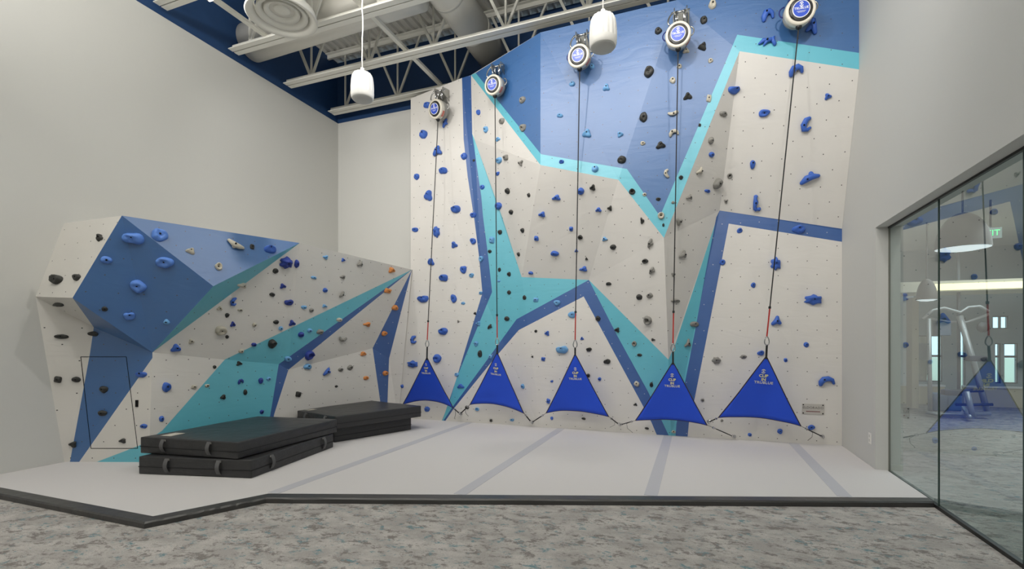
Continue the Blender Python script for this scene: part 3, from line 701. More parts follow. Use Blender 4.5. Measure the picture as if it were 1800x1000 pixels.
for i, (A, Lc, Rc, Mc, rows, tx, tw, aL, aR) in enumerate(GATE):
    ya, yb_ = 7.02, 7.36
    PA, PL, PR = on_y(*A, ya), on_y(*Lc, yb_), on_y(*Rc, yb_)
    r = empty('belay_gate', (PA.x, yb_, 0.3)); tag(r, 'blue triangular fabric gate, ' + GL[i], 'belay gate', 'blue triangular belay gates along the wall foot')
    nrm = (PR - PL).cross(PA - PL).normalized()
    if nrm.y > 0: nrm = -nrm
    Mm = on_y(*Mc, yb_); lift = (Mm - (PL + PR) / 2)
    bm = B(); n = 16; G = []
    for a in range(n + 1):
        row = []; f = a / n
        for b in range(n + 1):
            g = b / n
            bot = PL.lerp(PR, g) + lift * (4 * g * (1 - g))
            w_ = (1 - f)
            p = PA + (bot - PA) * f
            mid = (PL + PR) / 2; ctr = PA.lerp(mid, f)
            p += (ctr - p) * (0.025 * math.sin(math.pi * f))          # slightly hollow side edges
            p += -nrm * 0.0 + nrm * (-0.05) * (4 * g * (1 - g)) * f * f + nrm * noise.noise(p * 4 + Vector((i, 0, 0))) * 0.015 * f
            row.append(bm.verts.new(p))
        G.append(row)
    PTS = [[v.co.copy() for v in row] for row in G]
    for a in range(n):
        for b in range(n):
            if a == 0: 
                bm.faces.new((G[0][0], G[1][b], G[1][b + 1])) if True else None
            else: bm.faces.new((G[a][b], G[a + 1][b], G[a + 1][b + 1], G[a][b + 1]))
    for b in range(1, n + 1): bm.verts.remove(G[0][b])
    fix(bm)
    gf = link('gate_fabric', bm, fabric, r, True); md = gf.modifiers.new('thick', 'SOLIDIFY'); md.thickness = 0.004
    for nm, path in (('edge_piping', [PTS[a][0] for a in range(n + 1)]), ('edge_piping', [PTS[a][n] for a in range(n + 1)]), ('edge_piping', PTS[n])):
        bm = B(); tube(bm, path, 0.0065, n=8); link(nm, bm, piping, r, True)
    top = on_y(APX[i][0], APX[i][1] - 7, 7.02) + Vector((0, 0, -0.095))
    bm = B(); bar(bm, top, PA.lerp(top, -0.25), 0.024, 0.010, up=Vector((0, -1, 0))); link('apex_loop', bm, black_strap, r)
    def onfab(py): 
        d = ray(tx, py); n0 = nrm; return CAM + d * (n0.dot(PA - CAM) / n0.dot(d)) + nrm * 0.012
    xax = (PR - PL).normalized(); 
    t = (PA - CAM).dot(FW); u = t / 850
    fab_x = Vector((1, 0, 0))
    logo(gf, onfab(rows[0]), nrm, xax, tw * 0.11 * u, greyp)
    text_mesh('gate_lettering', 'CLIP', tw * 0.25 * u, frame(onfab(rows[1]), nrm, xax), goldp, gf, 0.001, bold=0.002, space=0.98)
    text_mesh('gate_lettering', 'IN', tw * 0.25 * u, frame(onfab(rows[2]), nrm, xax), goldp, gf, 0.001, bold=0.002)
    text_mesh('gate_lettering', 'TRUBLUE', tw * 0.225 * u, frame(onfab(rows[3]), nrm, xax), greyp, gf, 0.001, bold=0.0015, space=1.1)
    for side, (corner, an) in enumerate(((PL, aL), (PR, aR))):
        if an is None: 
            continue
        idx = {0: 0, 1: 1, 2: 2, 3: 3, 4: 4}[i] if side else i - 1
        q = anchor(*an, 'small chrome wall anchor ' + (NB[idx] if not (i == 4 and side == 0) else NB[5]))
        bm = B(); Lc_ = (q - corner).length; mid = corner.lerp(q, 1 - 0.055 / Lc_)
        tube(bm, [corner, corner.lerp(q, 0.3), corner.lerp(q, 0.34), mid], [0.005, 0.006, 0.014, 0.014], n=8, flat=0.5); link('corner_strap', bm, black_strap, r)
        carabiner('strap_hook', mid.lerp(q, 0.5), q - mid, (0.1, -1, 0.1), 0.03, r)
        bm = B(); bar(bm, corner.lerp(q, 0.2), corner.lerp(q, 0.28), 0.03, 0.012, up=Vector((0, -1, 0))); link('strap_buckle', bm, chrome, r)
        if (i, side) in ((0, 1), (1, 0), (2, 1), (3, 0), (4, 1)):
            s0 = corner.lerp(q, 0.28); sg = 1 if side else -1
            tail = {0: [(0, 0), (0.01, -.05), (0.005, -0.10), (-0.015, -0.15)], 1: [(0, 0), (-0.03, -0.04), (-0.02, -0.1), (0.03, -0.15)], 2: [(0.0, 0), (0.05, -0.04), (0.04, -0.09), (-0.03, -0.13)], 3: [(0, 0), (-0.06, -0.03), (-0.05, -0.1), (0.03, -0.16)], 4: [(0.0, 0), (0.06, -0.04), (0.05, -0.1), (0, -0.15)]}[i]
            bm = B(); tube(bm, [s0 + Vector((dx_, -0.01, dz_)) for dx_, dz_ in tail], 0.006, n=6, flat=0.4); link('loose_strap_tail', bm, black_strap, r)

# metal plate on the wall
h = hit(MT, 1429, 719); pc = h[0]; pn = h[1]
r = empty('metal_plate', pc); tag(r, 'small metal plate lettered ELDORADO at the lower right of the climbing wall', 'sign')
t = (pc - CAM).dot(FW); pw, ph = 37 * t / 850 * 0.93, 18.5 * t / 850
Mp = frame(pc, pn, (1, 0, 0))
bm = B(); box(bm, (-pw / 2, -ph / 2, 0), (pw / 2, ph / 2, 0.006)); bm.transform(Mp); pl = link('plate', bm, mat('satin_plate', srgb(196, 192, 184), 0.4, 0.25), r)
for a in (-1, 1):
    for b in (-1, 1):
        bm = B(); lathe(bm, [(0, 0.010), (0.007, 0.010), (0.009, 0.006), (0, 0.006)], Mp @ Matrix.Translation((a * (pw / 2 - 0.017), b * (ph / 2 - 0.015), 0)), 12); link('screw', bm, bolt_m, r)
text_mesh('plate_lettering', 'ELDORADO', 0.045, Mp @ Matrix.Translation((0, 0.018, 0.0065)), mat('plate_print', srgb(92, 88, 84), 0.5), pl, 0.0006, space=1.05)
bm = B(); box(bm, (-0.085, -0.038, 0.0062), (0.085, -0.028, 0.0072)); bm.transform(Mp); link('small_print', bm, mat('plate_print_red', srgb(120, 58, 60), 0.5), pl)

p = on_x(1529.5, 770, RW); r = empty('wall_outlet', p); tag(r, 'small white electrical outlet low on the right wall', 'outlet')
bm = B(); box(bm, p + Vector((-0.006, -0.038, -0.06)), p + Vector((0, 0.038, 0.06))); link('cover_plate', bm, mat('outlet_white', srgb(232, 230, 224), 0.4), r)
bm = B(); [box(bm, p + Vector((-0.009, -0.015, z)), p + Vector((-0.006, 0.015, z + 0.03))) for z in (-0.04, 0.01)]; link('socket', bm, mat('outlet_socket', srgb(200, 198, 190), 0.4), r)

# ------------------------------------------------------------------ climbing holds
# (x, y, width, height in photo pixels, colour, form) read off the photograph; each is seated on the wall facet it belongs to
H_LOW = """177 419 8 12 K t;101 492 19 15 K p;136 488 12 10 K o;103 535 16 6 K o;108 592 24 10 K e;164 587 18 10 K e;235 420 36 24 C e;187 457 21 12 C o;280 414 29 18 C p;290 461 29 20 C p
243 503 26 22 C p;227 555 20 18 C h;184 543 11 9 K r;293 566 11 9 L o;102 667 15 12 K b;134 667 15 10 K o;183 684 14 12 K o;181 726 15 10 K o;216 775 13 9 K t;129 781 13 11 K t
249 658 19 13 B h;292 682 18 17 B d;284 736 9 10 B r;253 749 12 8 B o;335 442 17 11 T t;414 431 28 18 T y;384 469 12 13 T k;443 434 8 9 K b;474 439 19 15 B h;502 462 22 22 D s
521 465 11 14 D d;484 476 9 9 K r;497 503 11 9 D t;478 518 9 8 K e;507 531 14 13 D h;534 540 9 6 L o;547 545 7 7 G r;425 501 12 8 T t;410 530 12 16 B c;386 542 10 7 T t
422 545 9 6 T e;399 554 7 8 K o;409 570 9 10 D t;447 571 8 7 T r;485 566 9 7 K o;513 568 11 11 D t;493 577 7 7 L r;388 581 18 17 T p;399 592 6 6 K r;529 588 10 9 D r
544 581 8 7 L r;336 600 11 8 T t;478 603 16 17 K d;309 612 18 15 B t;446 606 9 8 D e;424 617 9 7 T o;420 639 10 8 K t;377 645 6 6 K r;341 680 10 7 T b;364 678 8 6 T o
423 671 9 10 D c;458 669 8 10 D o;472 666 7 7 L r;431 690 8 10 K d;392 698 10 9 K t;460 724 7 7 D r;506 631 12 9 L p;543 624 13 16 D k;540 645 13 12 L e;524 693 10 10 K b
572 452 9 7 L t;603 457 7 6 B t;632 463 10 12 G y;688 475 11 10 O t;551 488 9 6 L e;602 487 9 7 G t;571 510 7 8 B r;600 517 9 12 G y;570 538 8 6 L t;596 562 9 7 T r
562 583 11 9 G b;602 595 14 9 G c;681 511 11 9 O b;694 541 11 9 O o;645 570 12 8 O t;675 586 9 8 O p;638 622 11 8 O t;615 646 9 9 G r;598 650 8 8 G e;573 653 16 14 B y
591 679 5 4 K r;643 665 11 7 O d;677 656 10 8 O o"""
H_TALL = """728 597 10 14 B c;726 640 19 13 B s;769 630 13 14 B p;707 679 5 6 B r;751 719 9 9 B r;752 186 12 12 B e;783 217 10 17 B y;745 237 13 16 B h;770 266 17 19 B y;780 301 13 14 B e
733 311 9 10 B r;754 345 14 19 B t;802 368 15 16 B h;816 275 10 11 B r;833 282 4 4 K r;842 198 5 9 B o;855 228 6 10 L o;876 245 7 7 L t;878 282 8 10 L r;875 305 6 6 B o
848 329 7 8 B r;877 362 9 12 B o;919 176 9 11 G r;920 225 9 12 G o;883 213 8 10 G r;890 277 7 10 G b;916 287 9 11 G y;893 336 6 10 K o;930 343 4 7 K o;899 373 6 8 K o
832 378 11 9 B r;730 404 10 8 B o;768 408 12 20 B s;799 431 10 12 B t;832 424 10 10 B p;758 461 11 13 B t;780 489 14 15 B e;815 474 10 13 B o;829 484 8 9 L h;846 455 7 10 L p
865 422 9 12 L b;879 408 7 8 K r;861 442 6 6 K r;744 525 18 15 B h;798 525 9 15 B p;814 533 7 5 L o;845 515 6 6 L b;878 474 5 7 K r;895 482 6 8 K o;877 494 5 4 L o
895 514 6 7 K r;922 523 6 8 K o;942 527 9 8 L b;835 551 5 5 K t;841 569 8 8 L t;806 565 4 5 G t;779 582 15 15 B h;891 560 8 8 K r;861 574 9 9 K y;837 604 7 9 L o
844 623 9 12 K d;862 627 6 8 L b;919 405 5 8 K o;912 447 4 7 K o;943 419 8 9 B b;933 480 8 7 B e;942 582 5 5 K r;936 627 4 4 K t;1041 117 8 9 L r;1006 148 10 9 L h
984 204 10 8 L e;1157 55 12 11 K o;1237 36 12 13 K r;1235 83 15 15 K t;1206 90 12 10 T t;1249 107 9 8 T o;1194 117 9 8 T o;1182 142 10 13 T e;1141 127 17 17 K p;1209 170 16 13 K t
1183 199 18 12 T c;1131 206 13 17 K o;1066 155 12 12 L t;1246 173 9 14 T b;1252 10 16 16 T d;1350 29 20 22 B c;1426 48 22 32 B y;1348 74 31 17 B f;1400 125 24 22 B c;1289 158 17 18 B h
1343 199 18 14 B p;1455 170 13 12 B t;1271 201 12 11 G e;1032 236 16 14 L t;1090 237 11 10 L t;1130 252 9 7 T o;1093 281 15 13 K r;987 285 8 8 B e;1046 297 12 14 L h;1042 330 10 11 K t
1021 336 12 12 B r;1111 337 11 10 K k;1133 342 7 6 T r;978 348 15 10 B t;1052 369 11 9 B t;1072 366 9 9 K t;953 377 12 10 B t;1129 388 7 11 K t;1004 402 7 8 B b;1020 417 8 8 K k
1063 420 8 8 L t;1078 434 10 9 K r;1143 427 12 18 G y;1134 459 10 8 K k;1146 475 12 13 G y;975 446 14 11 B e;1013 440 7 6 B y;1031 455 5 5 K t;1026 473 14 9 B t;1070 499 9 7 K e
1124 522 10 10 K r;1142 519 10 12 G h;1139 563 13 15 G k;979 532 11 9 L o;1006 553 14 11 L o;1051 560 9 9 K r;1085 580 9 9 K t;962 586 8 9 B t;1023 595 6 6 B t;1148 597 7 5 K t
988 614 20 17 L h;1035 614 10 9 K h;1067 635 12 11 K h;955 631 7 7 B b;1115 604 8 9 G k;1124 624 8 6 K e;1119 675 10 11 T e;1145 676 6 9 K o;970 670 5 5 B h;919 679 6 9 L o
1034 660 6 7 K r;1054 666 6 6 B o;964 705 7 9 B b;970 735 5 6 B o;1026 736 7 5 K e;1117 711 7 5 K t;1137 753 7 5 K e;900 738 7 6 L h;1161 256 17 13 K t;1185 235 17 13 T c
1172 305 11 17 T c;1230 220 5 6 K b;1249 247 8 12 G o;1250 272 8 9 B r;1229 300 11 14 T y;1197 312 8 7 K o;1259 325 13 19 G d;1243 336 9 7 B e;1211 346 12 10 G y;1157 350 8 6 K o
1183 356 6 5 G o;1162 379 12 12 T k;1192 390 12 14 G y;1166 395 5 6 K d;1283 309 9 9 G k;1276 354 8 9 G y;1323 288 12 16 B d;1330 357 15 28 B L;1300 406 12 9 B d;1270 461 10 10 B r
1324 501 8 9 B o;1199 447 13 16 G y;1183 483 8 8 G y;1187 529 14 8 G e;1220 570 14 12 G e;1208 603 12 17 G y;1259 633 16 13 G s;1307 627 11 7 G o;1337 620 12 11 B h;1235 703 6 6 G o
1269 739 5 5 G r;1318 764 7 6 B r;1184 759 8 6 T e;1417 219 20 28 B c;1424 312 34 24 B y;1403 404 22 17 B e;1363 464 18 24 B s;1429 527 32 20 B s;1364 564 20 19 B y;1417 606 9 9 B r
1381 633 7 7 B r;1453 671 29 18 B c;1426 751 12 9 B p;1371 758 9 9 B o;803 658 7 9 L h;810 679 12 8 B t;821 716 7 6 K r;839 719 7 6 L k;863 739 5 5 K b"""
WORD = {'o': 'oval', 'r': 'round', 't': 'wedge-shaped', 'd': 'teardrop', 'h': 'two-lobed', 's': 'lumpy', 'b': 'blocky', 'e': 'bean-shaped', 'c': 'curved hook', 'y': 'horned', 'L': 'L-shaped', 'k': 'ring-shaped', 'f': 'three-fingered', 'p': 'dished'}
def res(poly, PX): return [tuple(PX[p]) if isinstance(p, str) else p for p in poly]
def zone(px, py, low):
    q = (px, py)
    if low:
        P_ = lambda k: pip(q, res(BP[k], BPX))
        if P_('face'): return 'big blue facet'
        if P_('lilac'): return 'blue facet under the low wall rim'
        if P_('strip'): return 'thin turquoise facet'
        if P_('leg'): return 'blue stripe on the hatch'
        if P_('band2'): return 'right blue band of the low wall'
        if P_('band'): return 'long blue band of the low wall'
        if P_('turq'): return 'turquoise facet of the low wall'
        if px < 190: return 'far-left upper white facet' if py < 525 else 'far-left lower white facet'
        for t in (('g', 'K1', 'i'), ('g', 'K2', 'K1'), ('g', 'K3', 'K2'), ('g', 'R', 'K3')):
            if pip(q, [tuple(BPX[k]) for k in t]): return 'white overhang of the low wall' if px < 460 else ('white overhang right of the blue facet' if px < 545 else 'white overhang near its right end')
        return 'white panel beside the hatch' if px < 420 else 'white lower-right triangle of the low wall'
    P_ = lambda k: pip(q, res(MP[k], MPX))
    T_ = lambda *ts: any(pip(q, [tuple(MPX[k]) for k in t]) for t in ts)
    if P_('stripe'): return 'tall dark-blue stripe'
    if P_('arch'): return 'blue arch band'
    if P_('right_band'): return 'blue band at the right'
    if P_('zig'): return 'upper turquoise zigzag'
    if P_('field'): return 'deep-blue left facet' if px < 951 else ('blue field left of the fourth webbing' if px < 1186 else 'blue field right of the fourth webbing')
    if P_('turq_left'): return 'turquoise area beside the tall stripe' if py < 490 else 'turquoise area left of the arch'
    if P_('turq_mid'): return 'turquoise area right of the arch' if px < 1180 else 'turquoise sliver by the right band'
    if T_(('v10', 'v11', 'v16'), ('v10', 'v16', 'v15')): return 'shaded middle facet under the turquoise'
    if T_(('v11', 'v12', 'v16'), ('v12', 'v17', 'v16')): return 'white facet left of the fourth webbing'
    if T_(('v12', 'v13', 'v14'), ('v12', 'v14', 'v17')): return 'shaded facet right of the fourth webbing'
    if T_(('v13', 'v6', 'v7'), ('v13', 'v7', 'v14')): return 'upper-right white panel'
    if T_(('v2', 'v3', 'v10'), ('v2', 'v10', 'v18'), ('v18', 'v10', 'v15')): return 'white facet beside the tall stripe'
    if px < 846: return 'far-left white panel, upper half' if py < 390 else 'far-left white panel, lower half'
    if px < 1160: return 'white panel under the blue arch'
    return 'lower-right white panel'

def outline(form, k, n, rnd):
    a = 2 * math.pi * k / n
    if form == 'r': return 1.0
    if form == 'o': return 1.0 + 0.05 * math.cos(3 * a + rnd)
    if form == 'p': return 1.0 + 0.08 * math.cos(2 * a + rnd) + 0.04 * math.cos(3 * a)
    if form == 't': return 0.86 + 0.22 * math.cos(3 * (a - math.pi / 2 - (rnd % 1.2 - 0.6)))
    if form == 'd': return 0.80 + 0.34 * max(0, math.cos(a - math.pi * (0.5 if rnd < 3 else 1.5))) ** 3
    if form == 'h': return 0.92 - 0.30 * max(0, math.cos(a - math.pi / 2 - rnd % 0.8)) ** 4 + 0.1 * math.cos(2 * a)
    if form == 's': return 0.88 + 0.14 * math.cos(6 * a + rnd) + 0.05 * math.cos(11 * a)
    if form == 'b': return min(1.25, 1 / max(abs(math.cos(a + 0.2)), abs(math.sin(a + 0.2)))) * 0.88
    if form == 'e': return 0.95 - 0.24 * max(0, math.cos(a + math.pi / 2 + rnd % 0.7)) ** 3 + 0.08 * math.cos(2 * a)
    return 1.0
def dome(bm, M, w, h, dep, form, rnd):
    n = 20; lev = [(1.0, -0.25), (1.0, 0.12), (0.93, 0.5), (0.74, 0.84), (0.48, 1.0), (0.22, 0.99)]
    if form in 'pk': lev = [(1.0, -0.25), (1.0, 0.25), (0.9, 0.72), (0.7, 1.0), (0.46, 0.92), (0.22, 0.8)]
    if form == 'k': lev = [(1.0, -0.25), (1.0, 0.25), (0.88, 0.8), (0.7, 1.0), (0.48, 0.7), (0.34, 0.15)]
    sh = 0.16 if form in 'tdhe' else 0.05
    rings = []
    for ro, z in lev:
        ring = []
        for k in range(n):
            a = 2 * math.pi * k / n; f = outline(form, k, n, rnd) if ro > 0.3 else 1.0
            x = math.cos(a) * f * ro * w / 2; y = math.sin(a) * f * ro * h / 2 + (1 - ro) * h * sh
            f2 = 1 + 0.16 * noise.noise(Vector((math.cos(a) * 1.3 + rnd * 5, math.sin(a) * 1.3, rnd))); x *= f2; y *= f2
            zz = z * dep * (1 + 0.4 * noise.noise(Vector((x * 22 + rnd * 7, y * 22, z))) + (0.18 * math.sin(a) if z > 0 else 0))
            ring.append(bm.verts.new(M @ Vector((x, y, zz))))
        rings.append(ring)
    for r0, r1 in zip(rings, rings[1:]):
        for k in range(n): bm.faces.new((r0[k], r0[(k + 1) % n], r1[(k + 1) % n], r1[k]))
    cz = {'p': 0.76, 'k': 0.05}.get(form, 0.98)
    c = bm.verts.new(M @ Vector((0, (0.95) * h * sh, cz * dep)))
    for k in range(n): bm.faces.new((rings[-1][k], rings[-1][(k + 1) % n], c))
    return (0, 0.95 * h * sh, cz * dep)
def limb(bm, M, w, h, dep, pts, rads):
    P3 = [M @ Vector((x * w / 2, y * h / 2, z * dep)) for x, y, z in pts]; s = min(w, h) / 2
    nrm = (M.to_3x3() @ Vector((0, 0, 1))).normalized()
    tube(bm, [P3[0] + (P3[0] - P3[1]).normalized() * rads[0] * s * 0.5] + P3 + [P3[-1] + (P3[-1] - P3[-2]).normalized() * rads[-1] * s * 0.5], [rads[0] * s * 0.35] + [r * s for r in rads] + [rads[-1] * s * 0.35], n=10, flat=max(0.5, dep / s * 0.9), nrm=nrm)
def make_hold(px, py, w, h, colr, form, low, counter):
    tree = BT if low else MT
    ht = hit(tree, px, py)
    if ht is None: return None
    p, n = ht; n = n.normalized()
    u = Vector((0, 0, 1)).cross(n)
    u = u.normalized() if u.length > 1e-3 else Vector((1, 0, 0))
    if u.x < 0 and not low: u = -u
    v = n.cross(u); 
    if v.z < 0: v = -v; 
    t = (p - CAM).dot(FW)
    su = max(abs((proj(p + u * 0.02) - proj(p)).x) / 0.02, 850 / t * 0.5); sv = max(abs((proj(p + v * 0.02) - proj(p)).y) / 0.02, 850 / t * 0.5)
    W_, H_ = w / su * 1.04, h / sv * 1.04
    M = Matrix((u, v, n)).transposed().to_4x4(); M.translation = p
    if M.determinant() < 0:
        M = Matrix((-u, v, n)).transposed().to_4x4(); M.translation = p
    flip = 1 if (M.to_3x3() @ Vector((1, 0, 0))).dot(RT) > 0 else -1
    rnd = (px * 0.37 + py * 0.91) % 6.28
    dep = min(W_, H_) * 0.46
    bm = B(); c = (0, 0, dep)
    F = lambda pts: [(x * flip, y, z) for x, y, z in pts]
    if form in 'ortdhsbepk': c = dome(bm, M, W_, H_, dep, form, rnd)
    elif form == 'c':
        arc = [(-0.75 + 0.0, -0.7, 0.25), (-0.72, -0.1, 0.4), (-0.45, 0.45, 0.5), (0.1, 0.6, 0.5), (0.6, 0.35, 0.4), (0.8, -0.35, 0.25)]
        if (px, py) in ((728, 597), (1417, 219), (410, 530)): arc = [(0.55, 0.75, 0.3), (-0.1, 0.6, 0.5), (-0.5, 0.0, 0.5), (-0.35, -0.6, 0.5), (0.25, -0.65, 0.4), (0.75, -0.4, 0.25)]
        if (px, py) == (1172, 305): arc = [(0.3, 0.75, 0.25), (-0.3, 0.5, 0.4), (-0.45, 0.0, 0.5), (0.0, -0.5, 0.4), (0.55, -0.8, 0.2)]
        if (px, py) == (602, 595): arc = [(-0.7, 0.7, 0.3), (-0.7, 0.0, 0.45), (-0.2, -0.5, 0.5), (0.4, -0.4, 0.4), (0.85, 0.2, 0.25)]
        if (px, py) == (1183, 199): arc = [(-0.9, 0.1, 0.3), (-0.4, -0.3, 0.5), (0.1, -0.3, 0.5), (0.6, 0.1, 0.4), (0.9, 0.3, 0.25)]
        limb(bm, M, W_, H_, dep, F(arc), [0.32, 0.5, 0.55, 0.5, 0.36, 0.22][:len(arc)]); c = (F(arc)[2][0] * W_ / 2, arc[2][1] * H_ / 2, dep * 1.1)
    elif form == 'y':
        k = int(px) % 3
        if px == 1424: A = [(-0.9, -0.75, 0.25), (-0.4, -0.1, 0.5), (0.1, 0.15, 0.6), (0.85, 0.15, 0.3)]; B2 = [(0.1, 0.1, 0.5), (-0.05, 0.75, 0.3)]
        elif px == 1426: A = [(0.35, 0.8, 0.25), (0.1, 0.1, 0.55), (0.55, -0.75, 0.3)]; B2 = [(0.1, 0.1, 0.5), (-0.75, -0.35, 0.25)]
        elif px == 414: A = [(-0.85, 0.75, 0.3), (-0.2, -0.15, 0.5), (0.3, -0.4, 0.5), (0.9, -0.45, 0.25)]; B2 = [(-0.2, -0.2, 0.5), (-0.35, -0.6, 0.3)]
        elif k == 0: A = [(-0.6, -0.75, 0.3), (0.0, 0.0, 0.55), (0.5, 0.75, 0.3)]; B2 = [(0.0, 0.0, 0.5), (0.75, -0.2, 0.3)]
        elif k == 1: A = [(-0.7, 0.6, 0.3), (0.0, 0.1, 0.55), (0.15, -0.75, 0.3)]; B2 = [(0.0, 0.1, 0.5), (0.75, 0.5, 0.3)]
        else: A = [(0.2, 0.8, 0.3), (0.1, 0.0, 0.55), (-0.7, -0.6, 0.3)]; B2 = [(0.1, 0.0, 0.5), (0.75, -0.5, 0.3)]
        limb(bm, M, W_, H_, dep, F(A), [0.26, 0.52, 0.46, 0.24] if len(A) == 4 else [0.28, 0.55, 0.3]); limb(bm, M, W_, H_, dep, F(B2), [0.5, 0.26])
        c = (F(A)[1][0] * W_ / 2, A[1][1] * H_ / 2, dep * 1.15)
    elif form == 'f':
        for A in ([(-0.95, -0.35, 0.25), (-0.5, 0.15, 0.45), (-0.1, 0.1, 0.5)], [(-0.4, -0.75, 0.25), (-0.1, 0.0, 0.5), (0.45, 0.15, 0.5)], [(0.8, 0.85, 0.2), (0.5, 0.15, 0.5), (0.85, -0.8, 0.25)]):
            limb(bm, M, W_, H_, dep * 1.3, F(A), [0.16, 0.38, 0.34])
        c = (-0.1 * flip * W_ / 2, 0, dep * 1.3)
    elif form == 'L':
        limb(bm, M, W_, H_, dep, F([(-0.3, 0.9, 0.4), (-0.4, 0.6, 0.5), (-0.3, 0.1, 0.9), (-0.45, -0.35, 0.5), (-0.3, -0.72, 0.6)]), [0.5, 0.4, 0.62, 0.4, 0.5])
        limb(bm, M, W_, H_, dep, F([(-0.3, -0.75, 0.5), (0.3, -0.72, 0.5), (0.75, -0.75, 0.4)]), [0.5, 0.36, 0.5]); c = (-0.3 * flip * W_ / 2, 0.05 * H_, dep * 1.5)
    fix(bm)
    me_mat = HM[colr]
    # the body is stored around its own origin on the wall
    bm.transform(Matrix.Translation(-p))
    me = bpy.data.meshes.new('climbing_hold'); bm.to_mesh(me); bm.free(); me.materials.append(me_mat)
    for f in me.polygons: f.use_smooth = True
    o = bpy.data.objects.new('climbing_hold', me); COL.objects.link(o); o.location = p
    if min(w, h) >= 5.5:
        bb = B(); r_ = 0.0085 if min(w, h) < 12 else 0.0105
        lathe(bb, [(0, 0.004), (r_ * 0.6, 0.004), (r_, 0.0), (r_, -0.02), (0, -0.02)], M @ Matrix.Translation((c[0], c[1], c[2] + 0.001)), 10)
        bb.transform(Matrix.Translation(-p)); mb = bpy.data.meshes.new('hold_bolt'); bb.to_mesh(mb); bb.free(); mb.materials.append(bolt_m)
        q = bpy.data.objects.new('hold_bolt', mb); COL.objects.link(q); q.parent = o
    return o
ORD = ['', 'first', 'second', 'third', 'fourth', 'fifth', 'sixth', 'seventh', 'eighth', 'ninth', 'tenth', 'eleventh', 'twelfth', 'thirteenth', 'fourteenth', 'fifteenth', 'sixteenth', 'seventeenth', 'eighteenth', 'nineteenth', 'twentieth']
made = []
for low, txt in ((True, H_LOW), (False, H_TALL)):
    for item in txt.replace('\n', ';').split(';'):
        a = item.split()
        if len(a) != 6: continue
        x, y, w, h = map(float, a[:4]); x, y = int(x), int(y)
        o = make_hold(x, y, w, h, a[4], a[5], low, 0)
        if o: made.append((o, zone(x, y, low), a[4], a[5], y, x, low, w * h))
from collections import defaultdict
grp = defaultdict(list)
for m in made: grp[(m[1], m[2])].append(m)
for (z, c_), L_ in grp.items():
    L_.sort(key=lambda m: (m[4], m[5]))
    forms = [m[3] for m in L_]
    for i, m in enumerate(L_):
        cn = HC[c_][0]; k = len(L_)
        if k == 1: s = 'the only %s hold on the %s' % (cn, z)
        elif forms.count(m[3]) == 1: s = '%s %s hold on the %s' % (cn, WORD[m[3]], z)
        else: s = '%s %s hold, %s %s one from the top on the %s' % (cn, WORD[m[3]], ORD[i + 1], cn, z)
        if len(s.split()) > 16: s = '%s hold, %s of its colour down the %s' % (cn, ORD[i + 1], z)
        tag(m[0], s, 'climbing hold', 'holds on the low bouldering wall' if m[6] else 'holds on the tall climbing wall')

# ------------------------------------------------------------------ the gym beyond the glass
gymw = mat('gym_wall_paint', srgb(198, 200, 196), 0.75); gymlow = mat('gym_low_wall_paint', srgb(206, 198, 172), 0.7); gymdark = mat('gym_blue_grey_paint', srgb(136, 156, 162), 0.7)
def slab(name, a, b, m, kind='structure'):
    bm = B(); box(bm, a, b); o = link(name, bm, m)
    if kind: o['kind'] = kind
    return o
GY, GX1, GH = 14.0, 9.0, 3.6
# end wall with window openings
wins = [(4.88, 5.36, 0.52, 1.60), (5.62, 5.78, 0.03, 2.0), (6.30, 6.40, 0.52, 1.42), (6.46, 6.70, 0.52, 1.42), (6.26, 6.54, 1.74, 2.03), (7.2, 8.2, 0.52, 2.03)]
bm = B(); xs = sorted({2.087, GX1} | {v for w_ in wins for v in w_[:2]}); zs = sorted({0, GH} | {v for w_ in wins for v in w_[2:]})
for x0, x1 in zip(xs, xs[1:]):
    for z0, z1 in zip(zs, zs[1:]):
        if not any(w_[0] < (x0 + x1) / 2 < w_[1] and w_[2] < (z0 + z1) / 2 < w_[3] for w_ in wins): box(bm, (x0, GY, z0), (x1, GY + 0.15, z1))
struct(link('wall_gym_end', bm, gymdark))
slab('wall_gym_low', (2.2, GY - 0.12, 0), (5.35, GY - 0.001, 0.42), gymlow); slab('wall_gym_low.001', (5.7, GY - 0.12, 0), (GX1 - 0.01, GY - 0.001, 0.42), gymlow)
slab('trim_4', (2.2, GY - 0.16, 0.421), (5.35, GY - 0.001, 0.46), mat('sill_white', srgb(225, 228, 230), 0.4)); slab('trim_5', (5.7, GY - 0.16, 0.421), (GX1 - 0.01, GY - 0.001, 0.46), MATS['sill_white'])
slab('wall_gym_side', (GX1, FWY, 0), (GX1 + 0.15, GY + 0.15, GH), gymw); slab('wall_gym_rear', (2.088, FWY - 0.2, 0), (GX1, FWY, GH), gymw)
slab('ceiling_gym', (2.088, FWY, GH), (GX1, GY + 0.15, GH + 0.1), gymw)
slab('wall_gym_left', (2.088, BW + 0.2, 0), (2.2, GY, GH), gymw)
frm = mat('dark_window_frame', srgb(52, 58, 62), 0.4)
